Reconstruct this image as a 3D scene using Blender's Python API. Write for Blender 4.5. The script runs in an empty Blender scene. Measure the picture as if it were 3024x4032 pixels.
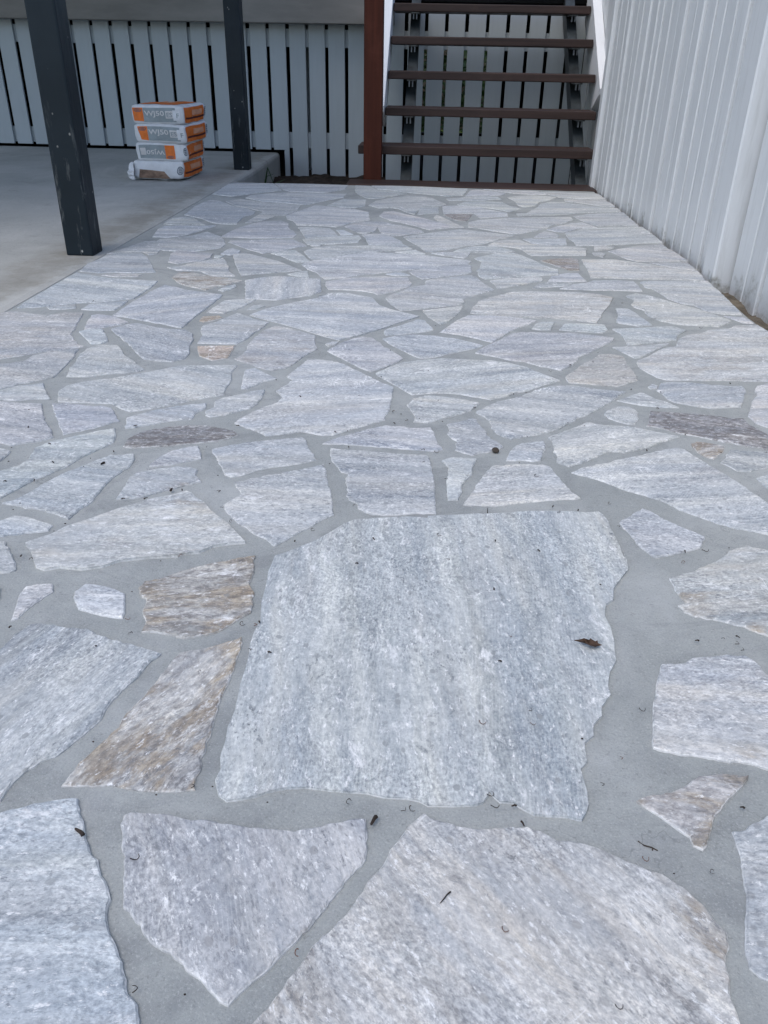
import bpy, bmesh, math, random
from mathutils import Vector, Matrix, noise
from mathutils.geometry import delaunay_2d_cdt
R_ = math.radians
scene = bpy.context.scene
COL = scene.collection
random.seed(11)

# ------------------------------------------------------------------ camera
cam_d = bpy.data.cameras.new("camera"); cam = bpy.data.objects.new("camera", cam_d); COL.objects.link(cam)
cam.matrix_world = Matrix(((0.99817, -0.04325, 0.042258, 0), (0.057962, 0.485295, -0.872427, 0), (0.017225, 0.87328, 0.486914, 0.58), (0, 0, 0, 1)))
cam_d.sensor_fit = 'AUTO'; cam_d.sensor_width = 36.0; cam_d.lens = 28.294
cam_d.clip_start = 0.02; cam_d.clip_end = 600
scene.camera = cam

# ------------------------------------------------------------------ sky, sun, exposure
world = bpy.data.worlds.new("World"); scene.world = world; world.use_nodes = True
wn = world.node_tree.nodes; wl = world.node_tree.links
bg = wn["Background"]; sky = wn.new("ShaderNodeTexSky"); sky.sky_type = 'NISHITA'
sky.sun_disc = False; sky.sun_elevation = R_(62); sky.sun_rotation = R_(215)
sky.air_density = 1.0; sky.dust_density = 1.9; sky.ozone_density = 1.0
wl.new(sky.outputs[0], bg.inputs[0]); bg.inputs[1].default_value = 0.14
sun_d = bpy.data.lights.new("sun", 'SUN'); sun_d.energy = 0.68; sun_d.angle = R_(40); sun_d.color = (1.0, 0.97, 0.92)
sun = bpy.data.objects.new("sun", sun_d); COL.objects.link(sun)
se, sr = R_(62), R_(215)     # the same direction as the sky's sun
sdir = Vector((math.sin(sr) * math.cos(se), math.cos(sr) * math.cos(se), math.sin(se)))
sun.rotation_euler = sdir.to_track_quat('Z', 'Y').to_euler()
scene.view_settings.view_transform = 'Standard'; scene.view_settings.look = 'None'
scene.view_settings.gamma = 1.0; scene.view_settings.use_curve_mapping = False
scene.view_settings.exposure = 0.68

# ------------------------------------------------------------------ helpers
def tag(o, label=None, cat=None, group=None, kind=None):
    if label: o["label"] = label
    if cat: o["category"] = cat
    if group: o["group"] = group
    if kind: o["kind"] = kind
    return o
def empty(name, loc=(0, 0, 0), rz=0):
    o = bpy.data.objects.new(name, None); COL.objects.link(o); o.location = loc; o.rotation_euler[2] = rz
    o.empty_display_size = .1; return o
def link(name, me, mat=None, parent=None, smooth=False):
    if mat is not None and not me.materials: me.materials.append(mat)
    if smooth:
        for p in me.polygons: p.use_smooth = True
    o = bpy.data.objects.new(name, me); COL.objects.link(o)
    if parent: o.parent = parent
    return o
def mesh(name, verts, faces):
    me = bpy.data.meshes.new(name); me.from_pydata([tuple(v) for v in verts], [], faces); me.update(); return me
def box_bm(bm, x0, x1, y0, y1, z0, z1, bev=0.0, seg=1):
    r = bmesh.ops.create_cube(bm, size=1)
    for v in r['verts']:
        v.co = Vector((x0 + (v.co.x + .5) * (x1 - x0), y0 + (v.co.y + .5) * (y1 - y0), z0 + (v.co.z + .5) * (z1 - z0)))
    if bev > 0:
        ed = set(e for v in r['verts'] for e in v.link_edges)
        bmesh.ops.bevel(bm, geom=list(ed), offset=bev, segments=seg, affect='EDGES', profile=.5)
def bm_obj(name, bm, mat, parent=None, smooth=False):
    me = bpy.data.meshes.new(name); bm.to_mesh(me); bm.free(); return link(name, me, mat, parent, smooth)
def box(name, dims, mat, parent=None, bev=.003, seg=1):
    bm = bmesh.new(); box_bm(bm, *dims, bev=bev, seg=seg); return bm_obj(name, bm, mat, parent)
def tube_bm(bm, pts, r, n=6, taper=1.0):
    rings = []
    for i, p in enumerate(pts):
        p = Vector(p); d = (Vector(pts[min(i + 1, len(pts) - 1)]) - Vector(pts[max(i - 1, 0)])).normalized()
        a = d.orthogonal().normalized(); b = d.cross(a); rr = r * (1 + (taper - 1) * i / (len(pts) - 1))
        rings.append([bm.verts.new(p + (a * math.cos(t) + b * math.sin(t)) * rr) for t in [2 * math.pi * k / n for k in range(n)]])
    for A, B in zip(rings, rings[1:]):
        for k in range(n): bm.faces.new((A[k], A[(k + 1) % n], B[(k + 1) % n], B[k]))
    bm.faces.new(rings[0][::-1]); bm.faces.new(rings[-1])

# ------------------------------------------------------------------ node helpers
class NT:
    def __init__(s, name, rough=.7):
        s.mat = bpy.data.materials.new(name); s.mat.use_nodes = True; s.t = s.mat.node_tree
        s.b = s.t.nodes["Principled BSDF"]; s.b.inputs["Roughness"].default_value = rough
    def n(s, typ, **kw):
        nd = s.t.nodes.new("ShaderNode" + typ)
        for k, v in kw.items(): setattr(nd, k, v)
        return nd
    def put(s, sock, v):
        if v is None: return
        if hasattr(v, "is_output"): s.t.links.new(v, sock)
        elif isinstance(v, (tuple, list)) and len(v) == 3 and sock.type == 'RGBA': sock.default_value = (*v, 1)
        else: sock.default_value = v
    def math(s, op, a, b=None, clamp=False):
        m = s.n("Math", operation=op, use_clamp=clamp); s.put(m.inputs[0], a); s.put(m.inputs[1], b); return m.outputs[0]
    def vm(s, op, a, b=None, out=0):
        m = s.n("VectorMath", operation=op); s.put(m.inputs[0], a)
        if op == 'SCALE': s.put(m.inputs[3], b)
        else: s.put(m.inputs[1], b)
        return m.outputs[out]
    def mix(s, f, a, b, blend='MIX'):
        m = s.n("MixRGB", blend_type=blend); s.put(m.inputs[0], f); s.put(m.inputs[1], a); s.put(m.inputs[2], b); return m.outputs[0]
    def rng(s, v, a, b, c=0., d=1., clamp=True):
        m = s.n("MapRange", clamp=clamp); s.put(m.inputs[0], v)
        for i, q in enumerate((a, b, c, d)): s.put(m.inputs[i + 1], q)
        return m.outputs[0]
    def noise(s, vec, scale, detail=3., rough=.55, dist=0.):
        m = s.n("TexNoise"); s.put(m.inputs["Vector"], vec); m.inputs["Scale"].default_value = scale
        m.inputs["Detail"].default_value = detail; m.inputs["Roughness"].default_value = rough; m.inputs["Distortion"].default_value = dist
        return m.outputs[0]
    def vor(s, vec, scale, out=0):
        m = s.n("TexVoronoi"); s.put(m.inputs["Vector"], vec); m.inputs["Scale"].default_value = scale; return m.outputs[out]
    def obj(s): return s.n("TexCoord").outputs["Object"]
    def rand(s): return s.n("ObjectInfo").outputs["Random"]
    def pos(s): return s.n("NewGeometry").outputs["Position"]
    def attr(s, name): return s.n("Attribute", attribute_name=name)
    def sep(s, v):
        m = s.n("SeparateXYZ"); s.put(m.inputs[0], v); return m.outputs
    def bump(s, h, strength=.3, dist=.002):
        m = s.n("Bump"); m.inputs["Strength"].default_value = strength; m.inputs["Distance"].default_value = dist
        s.put(m.inputs["Height"], h); s.put(s.b.inputs["Normal"], m.outputs[0])
    def done(s, col=None, rough=None, spec=None):
        s.put(s.b.inputs["Base Color"], col); s.put(s.b.inputs["Roughness"], rough)
        if spec is not None: s.b.inputs["Specular IOR Level"].default_value = spec
        return s.mat

# ------------------------------------------------------------------ materials
def stone_mat():
    m = NT("quartzite")
    t = m.attr("tint").outputs["Color"]; pr = m.sep(m.attr("par").outputs["Vector"]); rim = m.attr("rim").outputs["Fac"]
    brown, dark, saw = pr[0], pr[1], pr[2]
    off = m.vm('SCALE', (17.3, 31.7, 11.9), m.rand())
    p0 = m.vm('ADD', m.obj(), off)
    warp = m.n("TexNoise"); m.put(warp.inputs["Vector"], p0); warp.inputs["Scale"].default_value = 9; warp.inputs["Detail"].default_value = 2
    p = m.vm('ADD', p0, m.vm('SCALE', m.vm('SUBTRACT', warp.outputs["Color"], (.5, .5, .5)), .022))
    st1 = m.noise(m.vm('MULTIPLY', p, (3.2, 26, 14)), 1, 8, .74)
    st2 = m.noise(m.vm('MULTIPLY', p, (80, 200, 90)), 1, 5, .75)
    iso = m.noise(p, 150, 5, .8)
    cell = m.n("TexVoronoi"); m.put(cell.inputs["Vector"], m.vm('MULTIPLY', p, (210, 330, 240))); cell.inputs["Scale"].default_value = 1
    grain = m.sep(cell.outputs["Color"])[0]
    cl = m.noise(m.vm('MULTIPLY', p, (5, 13, 8)), 1, 6, .66)
    cl2 = m.noise(m.vm('MULTIPLY', m.vm('ADD', p, (4, 7, 1)), (2.4, 15, 6)), 1, 5, .6)
    cl3 = m.noise(m.vm('MULTIPLY', m.vm('ADD', p, (8, 1, 3)), (3, 12, 6)), 1, 6, .65)
    val = m.math('ADD', m.math('ADD', m.math('MULTIPLY', st1, .42), m.math('MULTIPLY', st2, .26)), m.math('MULTIPLY', iso, .32))
    val = m.math('ADD', m.rng(val, .405, .585, .0, .8), m.math('MULTIPLY', grain, .2))
    col = m.mix(val, m.mix(1, t, (.56, .60, .64), 'MULTIPLY'), m.mix(1, t, (1.30, 1.29, 1.27), 'MULTIPLY'))
    col = m.mix(m.rng(cl, .47, .64, 0, .75), col, m.mix(val, m.mix(1, t, (.45, .48, .53), 'MULTIPLY'), m.mix(1, t, (.90, .945, 1.0), 'MULTIPLY')))
    col = m.mix(m.rng(cl2, .53, .66, 0, .6), col, m.mix(val, m.mix(1, t, (.84, .79, .74), 'MULTIPLY'), m.mix(1, t, (1.30, 1.27, 1.20), 'MULTIPLY')))
    col = m.mix(m.rng(cl3, .55, .70, 0, .6), col, m.mix(val, m.mix(1, t, (.38, .37, .38), 'MULTIPLY'), m.mix(1, t, (.85, .83, .84), 'MULTIPLY')))
    sk = m.noise(m.vm('MULTIPLY', p, (230, 330, 240)), 1, 2, .7)
    sk2 = m.noise(m.vm('MULTIPLY', m.vm('ADD', p, (2, 6, 4)), (60, 100, 70)), 1, 5, .8)
    skp = m.rng(m.noise(m.vm('ADD', p, (5, 5, 2)), 8, 3, .6), .38, .62, .25, 1.)
    col = m.mix(skp, col, m.mix(1, col, m.mix(m.rng(sk, .36, .64), (.70, .71, .73), (1.22, 1.22, 1.21)), 'MULTIPLY'))
    col = m.mix(skp, col, m.mix(1, col, m.mix(m.rng(sk2, .40, .60), (.90, .905, .915), (1.06, 1.06, 1.055)), 'MULTIPLY'))
    # broad bands of paler and bluer stone along the bedding, a few centimetres wide
    b1 = m.noise(m.vm('MULTIPLY', p, (1.1, 17, 5)), 1, 4, .62)
    b2 = m.noise(m.vm('MULTIPLY', m.vm('ADD', p, (7, 4, 2)), (1.6, 27, 6)), 1, 4, .62)
    col = m.mix(m.rng(b1, .50, .62, 0, .85), col, m.mix(1, col, (.84, .87, .91), 'MULTIPLY'))
    col = m.mix(m.rng(b1, .47, .38, 0, .8), col, m.mix(1, col, (1.13, 1.105, 1.06), 'MULTIPLY'))
    col = m.mix(m.rng(b2, .53, .64, 0, .7), col, m.mix(1, col, (.79, .80, .80), 'MULTIPLY'))
    # rust and cream bands that follow the bedding
    bn = m.noise(m.vm('MULTIPLY', m.vm('ADD', p, (9, 2, 5)), (8, 22, 10)), 1, 7, .68)
    col = m.mix(m.math('MULTIPLY', m.rng(bn, .47, .57), brown), col, m.mix(val, m.mix(m.rng(cl, .4, .6), (.14, .128, .118), (.22, .165, .115)), m.mix(m.rng(cl2, .4, .6), (.47, .43, .37), (.58, .50, .38))))
    # dark mica flecks, longer along the grain
    f1 = m.noise(m.vm('MULTIPLY', p, (150, 290, 200)), 1, 3, .65)
    f2 = m.noise(m.vm('MULTIPLY', p, (60, 120, 70)), 1, 5, .74)
    fm = m.math('ADD', m.rng(f1, .56, .69, 0, .85), m.rng(f2, .575, .65, 0, .8), True)
    patchy = m.rng(m.noise(m.vm('ADD', p, (2, 2, 7)), 9, 4, .6), .42, .62, .12, 1.)
    col = m.mix(m.math('MULTIPLY', fm, patchy), col, m.mix(1, t, (.36, .38, .41), 'MULTIPLY'))
    dm = m.math('MULTIPLY', m.rng(f2, .45, .56), dark)
    col = m.mix(m.math('MULTIPLY', dm, .85), col, (.13, .115, .11))
    # chalky white flecks and crystals
    w1 = m.noise(m.vm('MULTIPLY', m.vm('ADD', p, (3, 8, 2)), (90, 190, 110)), 1, 5, .75)
    w2 = m.noise(m.vm('MULTIPLY', m.vm('ADD', p, (1, 5, 6)), (16, 34, 20)), 1, 7, .8)
    wm = m.math('ADD', m.rng(w1, .575, .66, 0, .75), m.rng(w2, .575, .66, 0, .65), True)
    col = m.mix(wm, col, (.86, .86, .85))
    # smooth grey eyes and thin white veins
    ev = m.n("TexVoronoi"); m.put(ev.inputs["Vector"], m.vm('MULTIPLY', p, (52, 70, 60))); ev.inputs["Scale"].default_value = 1; ev.inputs["Randomness"].default_value = 1
    em = m.math('MULTIPLY', m.rng(m.math('ADD', ev.outputs["Distance"], m.math('MULTIPLY', iso, .22)), .36, .30, 0, .75), m.rng(m.sep(ev.outputs["Color"])[1], .72, .76))
    col = m.mix(em, col, m.mix(1, t, (.56, .57, .58), 'MULTIPLY'))
    vn = m.noise(m.vm('MULTIPLY', m.vm('ADD', p, (5, 3, 9)), (22, 6, 9)), 1, 4, .6)
    vm_ = m.math('MULTIPLY', m.rng(m.math('ABSOLUTE', m.math('SUBTRACT', vn, .5)), .012, .004), m.rng(m.noise(p, 6, 3, .5), .60, .68))
    col = m.mix(m.math('MULTIPLY', vm_, m.rng(iso, .35, .55, .2, .9)), col, (.88, .88, .87))
    # saw marks left by the blade
    rot = m.n("VectorRotate", rotation_type='Z_AXIS'); m.put(rot.inputs["Vector"], p0); m.put(rot.inputs["Angle"], m.math('MULTIPLY', m.rand(), 2.4))
    sw = m.n("TexWave", wave_type='BANDS', bands_direction='X'); m.put(sw.inputs["Vector"], rot.outputs[0])
    sw.inputs["Scale"].default_value = 85; sw.inputs["Distortion"].default_value = .5; sw.inputs["Detail"].default_value = 2; sw.inputs["Detail Scale"].default_value = .6
    sm = m.math('MULTIPLY', m.math('MULTIPLY', m.rng(sw.outputs["Fac"], .62, .95), saw), m.rng(m.noise(p, 16, 4, .7), .46, .62))
    col = m.mix(m.math('MULTIPLY', sm, .45), col, (.78, .79, .80))
    # broken white edge
    rn = m.noise(m.obj(), 160, 3, .6)
    col = m.mix(m.math('MULTIPLY', m.rng(m.math('ADD', rim, m.rng(rn, .3, .7, -.35, .35)), .45, .95), m.rng(m.noise(m.vm('ADD', p, (6, 6, 1)), 22, 4, .65), .40, .60, .08, .72)), col, (.76, .76, .75))
    h = m.math('ADD', m.math('SUBTRACT', m.math('MULTIPLY', wm, .5), m.math('MULTIPLY', fm, .8)), m.math('ADD', m.math('MULTIPLY', st2, .8), m.math('MULTIPLY', sm, .2)))
    m.bump(h, .4, .0011)
    return m.done(col, m.rng(val, 0, 1, .62, .78), .35)
def mortar_mat():
    m = NT("grout"); p = m.pos()
    c = m.mix(m.rng(m.noise(p, 2.6, 5, .6), .35, .65), (.288, .306, .298), (.365, .38, .368))
    c = m.mix(m.rng(m.noise(p, 11, 5, .65), .5, .72, 0, .5), c, (.24, .255, .255))
    g1 = m.noise(p, 420, 4, .8)
    c = m.mix(m.rng(m.noise(m.vm('MULTIPLY', p, (5, 7, 1)), 1, 6, .72, 1.2), .49, .64, 0, .55), c, (.205, .218, .222))
    c = m.mix(m.rng(m.noise(m.vm('ADD', p, (7, 3, 0)), 3.1, 6, .7), .52, .66, 0, .6), c, (.43, .445, .44))
    hl = m.rng(m.math('ABSOLUTE', m.math('SUBTRACT', m.noise(m.vm('ADD', p, (1, 9, 0)), 7, 5, .6), .5)), .0035, .0012)
    c = m.mix(m.math('MULTIPLY', hl, m.rng(m.noise(p, 2.2, 2), .5, .6, 0, .55)), c, (.16, .17, .17))
    c = m.mix(m.rng(g1, .55, .72, 0, .8), c, (.19, .20, .205))
    gp = m.noise(m.vm('ADD', p, (3, 3, 3)), 170, 3, .75)
    c = m.mix(m.rng(gp, .60, .70, 0, .5), c, (.17, .175, .175))
    c = m.mix(m.rng(g1, .45, .30, 0, .6), c, (.50, .51, .505))
    tr = m.noise(m.vm('MULTIPLY', p, (30, 9, 1)), 1, 4, .6)
    c = m.mix(m.rng(tr, .55, .75, 0, .3), c, (.43, .44, .44))
    m.bump(m.math('ADD', m.math('MULTIPLY', g1, .25), m.math('MULTIPLY', m.noise(p, 40, 4, .6), 1.)), .55, .004)
    return m.done(c, .85, .3)
def concrete_mat():
    m = NT("old_concrete"); p = m.pos(); x = m.sep(p)
    c = m.mix(m.rng(m.noise(p, 1.7, 6, .65), .33, .68), (.34, .345, .325), (.45, .45, .425))
    c = m.mix(m.rng(m.noise(m.vm('MULTIPLY', p, (1.2, 3.5, 1)), 1, 5, .6), .54, .74, 0, .4), c, (.25, .25, .232))
    g1 = m.noise(p, 300, 3, .7)
    c = m.mix(m.rng(g1, .55, .75, 0, .5), c, (.16, .16, .15))
    pr_ = m.noise(p, 90, 4, .75)
    c = m.mix(m.rng(pr_, .56, .68, 0, .45), c, (.20, .20, .185))
    c = m.mix(m.rng(m.noise(m.vm('MULTIPLY', m.vm('ADD', p, (4, 1, 0)), (3.2, 1.1, 1)), 1, 6, .75, 1.), .52, .64, 0, .4), c, (.50, .50, .47))
    c = m.mix(m.rng(m.noise(m.vm('ADD', p, (9, 4, 0)), 5, 5, .7), .58, .70, 0, .4), c, (.20, .19, .165))
    # soil washed along the joint
    e = m.math('ADD', x[0], m.rng(m.noise(p, 4, 5, .65), .2, .8, -.09, .09, False))
    band = m.math('MULTIPLY', m.rng(e, -1.34, -1.24), m.rng(e, -1.13, -1.17))
    c = m.mix(m.math('MULTIPLY', band, m.rng(m.noise(p, 7, 4, .7), .3, .6, .1, .5)), c, (.17, .155, .12))
    m.bump(m.math('ADD', m.math('MULTIPLY', g1, .3), m.noise(p, 25, 5, .6)), .4, .004)
    return m.done(c, .85, .3)
def paint_mat(name, base, dirt=(.25, .25, .22), damt=.4, grain=(9, 9, .8), rough=.5, low=None, spec=.5):
    m = NT(name); o = m.obj(); p = m.vm('ADD', o, m.vm('SCALE', (13.1, 7.7, 5.3), m.rand()))
    r = m.rand()
    c = m.mix(m.rng(r, 0, 1, 0, .5), base, tuple(v * .9 for v in base))
    gr = m.noise(m.vm('MULTIPLY', p, tuple(v * 9 for v in grain)), 1, 4, .65)
    c = m.mix(m.rng(gr, .5, .78, 0, damt), c, dirt)
    c = m.mix(m.rng(m.noise(p, 2.3, 4, .6), .52, .75, 0, damt * .8), c, tuple(v * .8 for v in base))
    if low:
        z = m.sep(m.pos())[2]
        dz = m.math('ADD', z, m.rng(m.noise(p, 9, 5, .7), .25, .75, -.11, .11, False))
        c = m.mix(m.math('MULTIPLY', m.rng(dz, low[1], low[0]), m.rng(m.noise(p, 34, 4, .7), .4, .62, .1, .8)), c, (.14, .13, .09))
    m.bump(m.math('ADD', gr, m.math('MULTIPLY', m.noise(p, 260, 2), .15)), .3, .002)
    return m.done(c, rough, spec)
def plain(name, base, var=.25, scale=14, rough=.7, bump=.2, stretch=(1, 1, 1), spec=.4, metallic=0):
    m = NT(name, rough); p = m.vm('ADD', m.obj(), m.vm('SCALE', (13.1, 7.7, 5.3), m.rand()))
    n1 = m.noise(m.vm('MULTIPLY', p, tuple(scale * s for s in stretch)), 1, 5, .65)
    c = m.mix(m.rng(n1, .35, .68), tuple(v * (1 - var) for v in base), tuple(min(.9, v * (1 + var)) for v in base))
    m.b.inputs["Metallic"].default_value = metallic
    m.bump(n1, bump, .003); return m.done(c, rough, spec)
def post_mat():
    m = NT("black_powder_coat"); p = m.obj()
    c = m.mix(m.rng(m.noise(p, 3, 4, .6), .4, .65), (.005, .011, .016), (.010, .018, .025))
    sc = m.noise(m.vm('MULTIPLY', p, (40, 40, 6)), 1, 5, .72)
    z = m.sep(m.pos())[2]
    lo = m.rng(z, .55, .0, .0, 1.)
    c = m.mix(m.math('MULTIPLY', m.rng(sc, .58, .70, 0, .6), lo), c, (.22, .23, .22))
    sp = m.vor(m.vm('MULTIPLY', p, (1, 1, .7)), 34)
    c = m.mix(m.math('MULTIPLY', m.rng(sp, .13, .05), m.rng(m.noise(p, 13, 3), .5, .6)), c, (.38, .38, .36))
    return m.done(c, m.rng(sc, .4, .7, .42, .6), .25)
def soil_mat():
    m = NT("dark_soil"); p = m.pos()
    c = m.mix(m.rng(m.noise(p, 22, 6, .7), .35, .68), (.012, .010, .009), (.06, .045, .035))
    m.bump(m.noise(p, 60, 6, .7), .9, .02); return m.done(c, .95, .2)
def mud_mat():
    m = NT("muddy_earth"); p = m.pos()
    c = m.mix(m.rng(m.noise(p, 16, 6, .7), .32, .68), (.075, .062, .045), (.22, .185, .135))
    c = m.mix(m.rng(m.noise(p, 38, 4, .7), .56, .7, 0, .6), c, (.045, .045, .03))
    m.bump(m.noise(p, 45, 6, .7), .8, .015); return m.done(c, .8, .4)
def grass_mat():
    m = NT("lawn"); p = m.pos()
    c = m.mix(m.rng(m.noise(p, 5, 6, .7), .35, .65), (.045, .075, .02), (.10, .15, .035))
    m.bump(m.noise(p, 60, 5, .7), .8, .02); return m.done(c, .9, .2)
def timber_mat(name, a, b, sc=(1.2, 26, 26), rough=.6, spec=.35):
    m = NT(name); p = m.vm('ADD', m.obj(), m.vm('SCALE', (13.1, 7.7, 5.3), m.rand()))
    n1 = m.noise(m.vm('MULTIPLY', p, sc), 1, 6, .62, .4)
    c = m.mix(m.rng(n1, .34, .66), a, b)
    n2 = m.noise(p, 4, 5, .7)
    c = m.mix(m.rng(n2, .55, .75, 0, .4), c, tuple(v * 1.5 + .01 for v in b))
    m.bump(n1, .25, .002); return m.done(c, rough, spec)

M = dict(
    stone=stone_mat(), grout=mortar_mat(), concrete=concrete_mat(), soil=soil_mat(), mud=mud_mat(), lawn=grass_mat(), post=post_mat(),
    wall=paint_mat("white_wall_paint", (.67, .69, .70), (.42, .43, .42), .45, (7, 7, .6), .45, low=(-.05, .02)),
    edge=paint_mat("worn_paint_edge", (.66, .68, .69), (.44, .45, .45), .45, (9, 9, 2), .5),
    batten=paint_mat("pale_batten_paint", (.39, .435, .46), (.30, .335, .35), .3, (6, 6, .5), .5),
    panel=paint_mat("white_gloss_paint", (.80, .81, .82), (.6, .6, .58), .15, (5, 5, .5), .4),
    bearer=plain("painted_beam", (.20, .19, .175), .2, 8, .6, .1, (.2, 1, 1)),
    tread=timber_mat("oiled_hardwood", (.022, .0125, .010), (.050, .028, .022)),
    newel=timber_mat("red_hardwood", (.038, .0105, .0055), (.072, .019, .010), (26, 26, 1.2), .7, .18),
    steel=plain("dark_galvanised_steel", (.045, .055, .06), .5, 9, .45, .1, (1, 1, 1), .5, .4),
    zinc=plain("zinc_bracket", (.16, .17, .18), .4, 20, .45, .1, (1, 1, 1), .5, .6),
    dark=plain("dark_underfloor", (.012, .011, .010), .3, 3, .9, .1),  # near-black base colour, the gloom under the house painted in
    roof=plain("roof_lining", (.45, .45, .44), .1, 3, .7, .05),
    paper=plain("bag_paper", (.66, .67, .68), .10, 18, .6, .25),
    orange=plain("orange_print", (.72, .17, .025), .14, 30, .55, .1),
    grey=plain("grey_print", (.27, .31, .32), .12, 25, .55, .1),
    pale=plain("pale_print", (.62, .60, .58), .08, 25, .6, .1),
    peach=plain("peach_print", (.70, .34, .20), .08, 60, .6, .1),
    maroon=plain("maroon_print", (.075, .012, .010), .2, 30, .6, .1),
    navy=plain("navy_print", (.10, .12, .15), .2, 30, .6, .1),
    tear=plain("torn_brown_paper", (.24, .16, .115), .45, 22, .85, .6, (1, 1, 2)),
    leaf=plain("dry_leaf_brown", (.055, .030, .018), .45, 90, .75, .5, (1, 3, 1)),
    litter=plain("litter_brown", (.030, .020, .015), .4, 60, .8, .1),
    rust=plain("litter_rust", (.12, .045, .022), .3, 60, .8, .1),
    green=plain("leaf_green", (.030, .065, .012), .45, 3, .6, .1),
    blade=plain("strap_leaf_green", (.025, .06, .018), .3, 12, .5, .1),
    bark=plain("bark", (.07, .055, .04), .3, 14, .9, .6),
    pebble=plain("pebble_brown", (.06, .048, .038), .35, 70, .8, .6),
)

# ------------------------------------------------------------------ ground, slab, paving bed
def sheet(name, x0, x1, y0, y1, z, nx, ny, mat, amp=0., fs=3., seed=0., fn=None, parent=None):
    V, F = [], []
    for j in range(ny + 1):
        for i in range(nx + 1):
            x = x0 + (x1 - x0) * i / nx; y = y0 + (y1 - y0) * j / ny
            zz = z + (amp * noise.fractal(Vector((x * fs, y * fs, seed)), .8, 2.2, 4) if amp else 0)
            if fn: zz += fn(x, y)
            V.append((x, y, zz))
    for j in range(ny):
        for i in range(nx):
            a = j * (nx + 1) + i; F.append((a, a + 1, a + nx + 2, a + nx + 1))
    o = link(name, mesh(name, V, F), mat, parent, True); return o
tag(sheet("ground", -250, 250, -250, 250, -.32, 8, 8, M['lawn']), kind='structure')
tag(sheet("soil_bed", -1.6, .98, 4.5, 6.75, -.155, 60, 50, M['soil'], .035, 7, 2.,
          fn=lambda x, y: .10 * math.exp(-((x + .72) / .34) ** 2 - ((y - 5.2) / .5) ** 2) if x < -.33 else -.06), kind='structure')
tag(sheet("earth_strip", .78, 1.25, -2.5, 4.95, -.038, 12, 150, M['mud'], .018, 9, 5.), kind='structure')

# the old slab: rounded front arris, flush with the paving
def slab():
    prof = [(-6.5, -.30), (-6.5, -.003), (-1.125, -.003), (-1.105, -.006), (-1.097, -.016), (-1.094, -.03), (-1.094, -.30)]
    ys = [-2.5, 5.12, 5.20, 5.245, 5.262, 5.27]; V, F = [], []
    n = len(prof)
    for k, y in enumerate((-2.5, 5.22, 6.36)):
        for (x, z) in prof: V.append((x + (-.03 if k and x > -1.2 and k == 2 else 0), y, z))
    for k in range(2):
        for i in range(n):
            a, b = k * n + i, k * n + (i + 1) % n; F.append((a, b, b + n, a + n))
    F.append(tuple(range(n))[::-1]); F.append(tuple(range(2 * n, 3 * n)))
    o = link("concrete_slab", mesh("concrete_slab", V, F), M['concrete']); return tag(o, kind='structure')
slab()
# paving: a grout bed with every stone set in it
def paving():
    V, F = [], []
    xs0 = -1.0925
    rng = random.Random(3)
    N = 150
    nx = 40
    for j in range(N + 1):
        y = -1.6 + (4.668 + 1.6) * j / N
        xr = .868 + .007 * noise.noise(Vector((y * 5, 3.3, 0))) + .004 * noise.noise(Vector((y * 21, 1.3, 0)))
        for i in range(nx + 1):
            x = xs0 + (xr - xs0) * i / nx
            V.append((x, y, -.0026 + .0008 * noise.fractal(Vector((x * 14, y * 14, 1)), .8, 2.1, 3)))
    for j in range(N):
        for i in range(nx):
            a = j * (nx + 1) + i; F.append((a, a + 1, a + nx + 2, a + nx + 1))
    base = len(V)
    rim = [i for i in range(nx + 1)] + [j * (nx + 1) + nx for j in range(1, N + 1)] + [N * (nx + 1) + i for i in range(nx - 1, -1, -1)] + [j * (nx + 1) for j in range(N - 1, 0, -1)]
    for i in rim: V.append((V[i][0], V[i][1], -.30))
    for k in range(len(rim)):
        k2 = (k + 1) % len(rim); F.append((rim[k], base + k, base + k2, rim[k2]))
    return tag(link("paving", mesh("paving", V, F), M['grout'], None, False), kind='structure')
PAV = paving()

TINT = dict(n=(.522, .533, .53), p=(.503, .509, .517), w=(.572, .569, .555), b=(.45, .435, .41), t=(.54, .525, .50), d=(.38, .365, .365), s=(.55, .565, .565), o=(.54, .45, .38))
PAR = dict(n=(0, 0, .5), p=(0, .06, .8), w=(.06, 0, .6), b=(1., .55, 0), t=(.95, .42, .1), d=(.25, .75, 0), s=(0, 0, .3), o=(.8, .1, 0))
def subdivide(P, step, amp, rng, sd):
    out = []
    n = len(P)
    for i in range(n):
        a, b = Vector(P[i]), Vector(P[(i + 1) % n]); L = (b - a).length; k = max(1, int(L / step)); nd = Vector((-(b - a).y, (b - a).x)) / max(L, 1e-6)
        for j in range(k):
            t = j / k; q = a.lerp(b, t)
            e = min(1, .25 + min(t, 1 - t) * L / .012)
            w = (noise.fractal(Vector((q.x * 22, q.y * 22, sd)), .7, 2.3, 2) * .55 + noise.fractal(Vector((q.x * 75, q.y * 75, sd + 3)), .6, 2.3, 3) * (.12 + .75 * max(0, .5 + 1.4 * noise.noise(Vector((q.x * 13, q.y * 13, sd + 8)))))) * amp
            w2 = noise.fractal(Vector((q.x * 110, q.y * 110, sd + 5)), .5, 2.2, 3) * amp * .3
            out.append(q + nd * (w + w2) * e)
    return out
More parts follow.
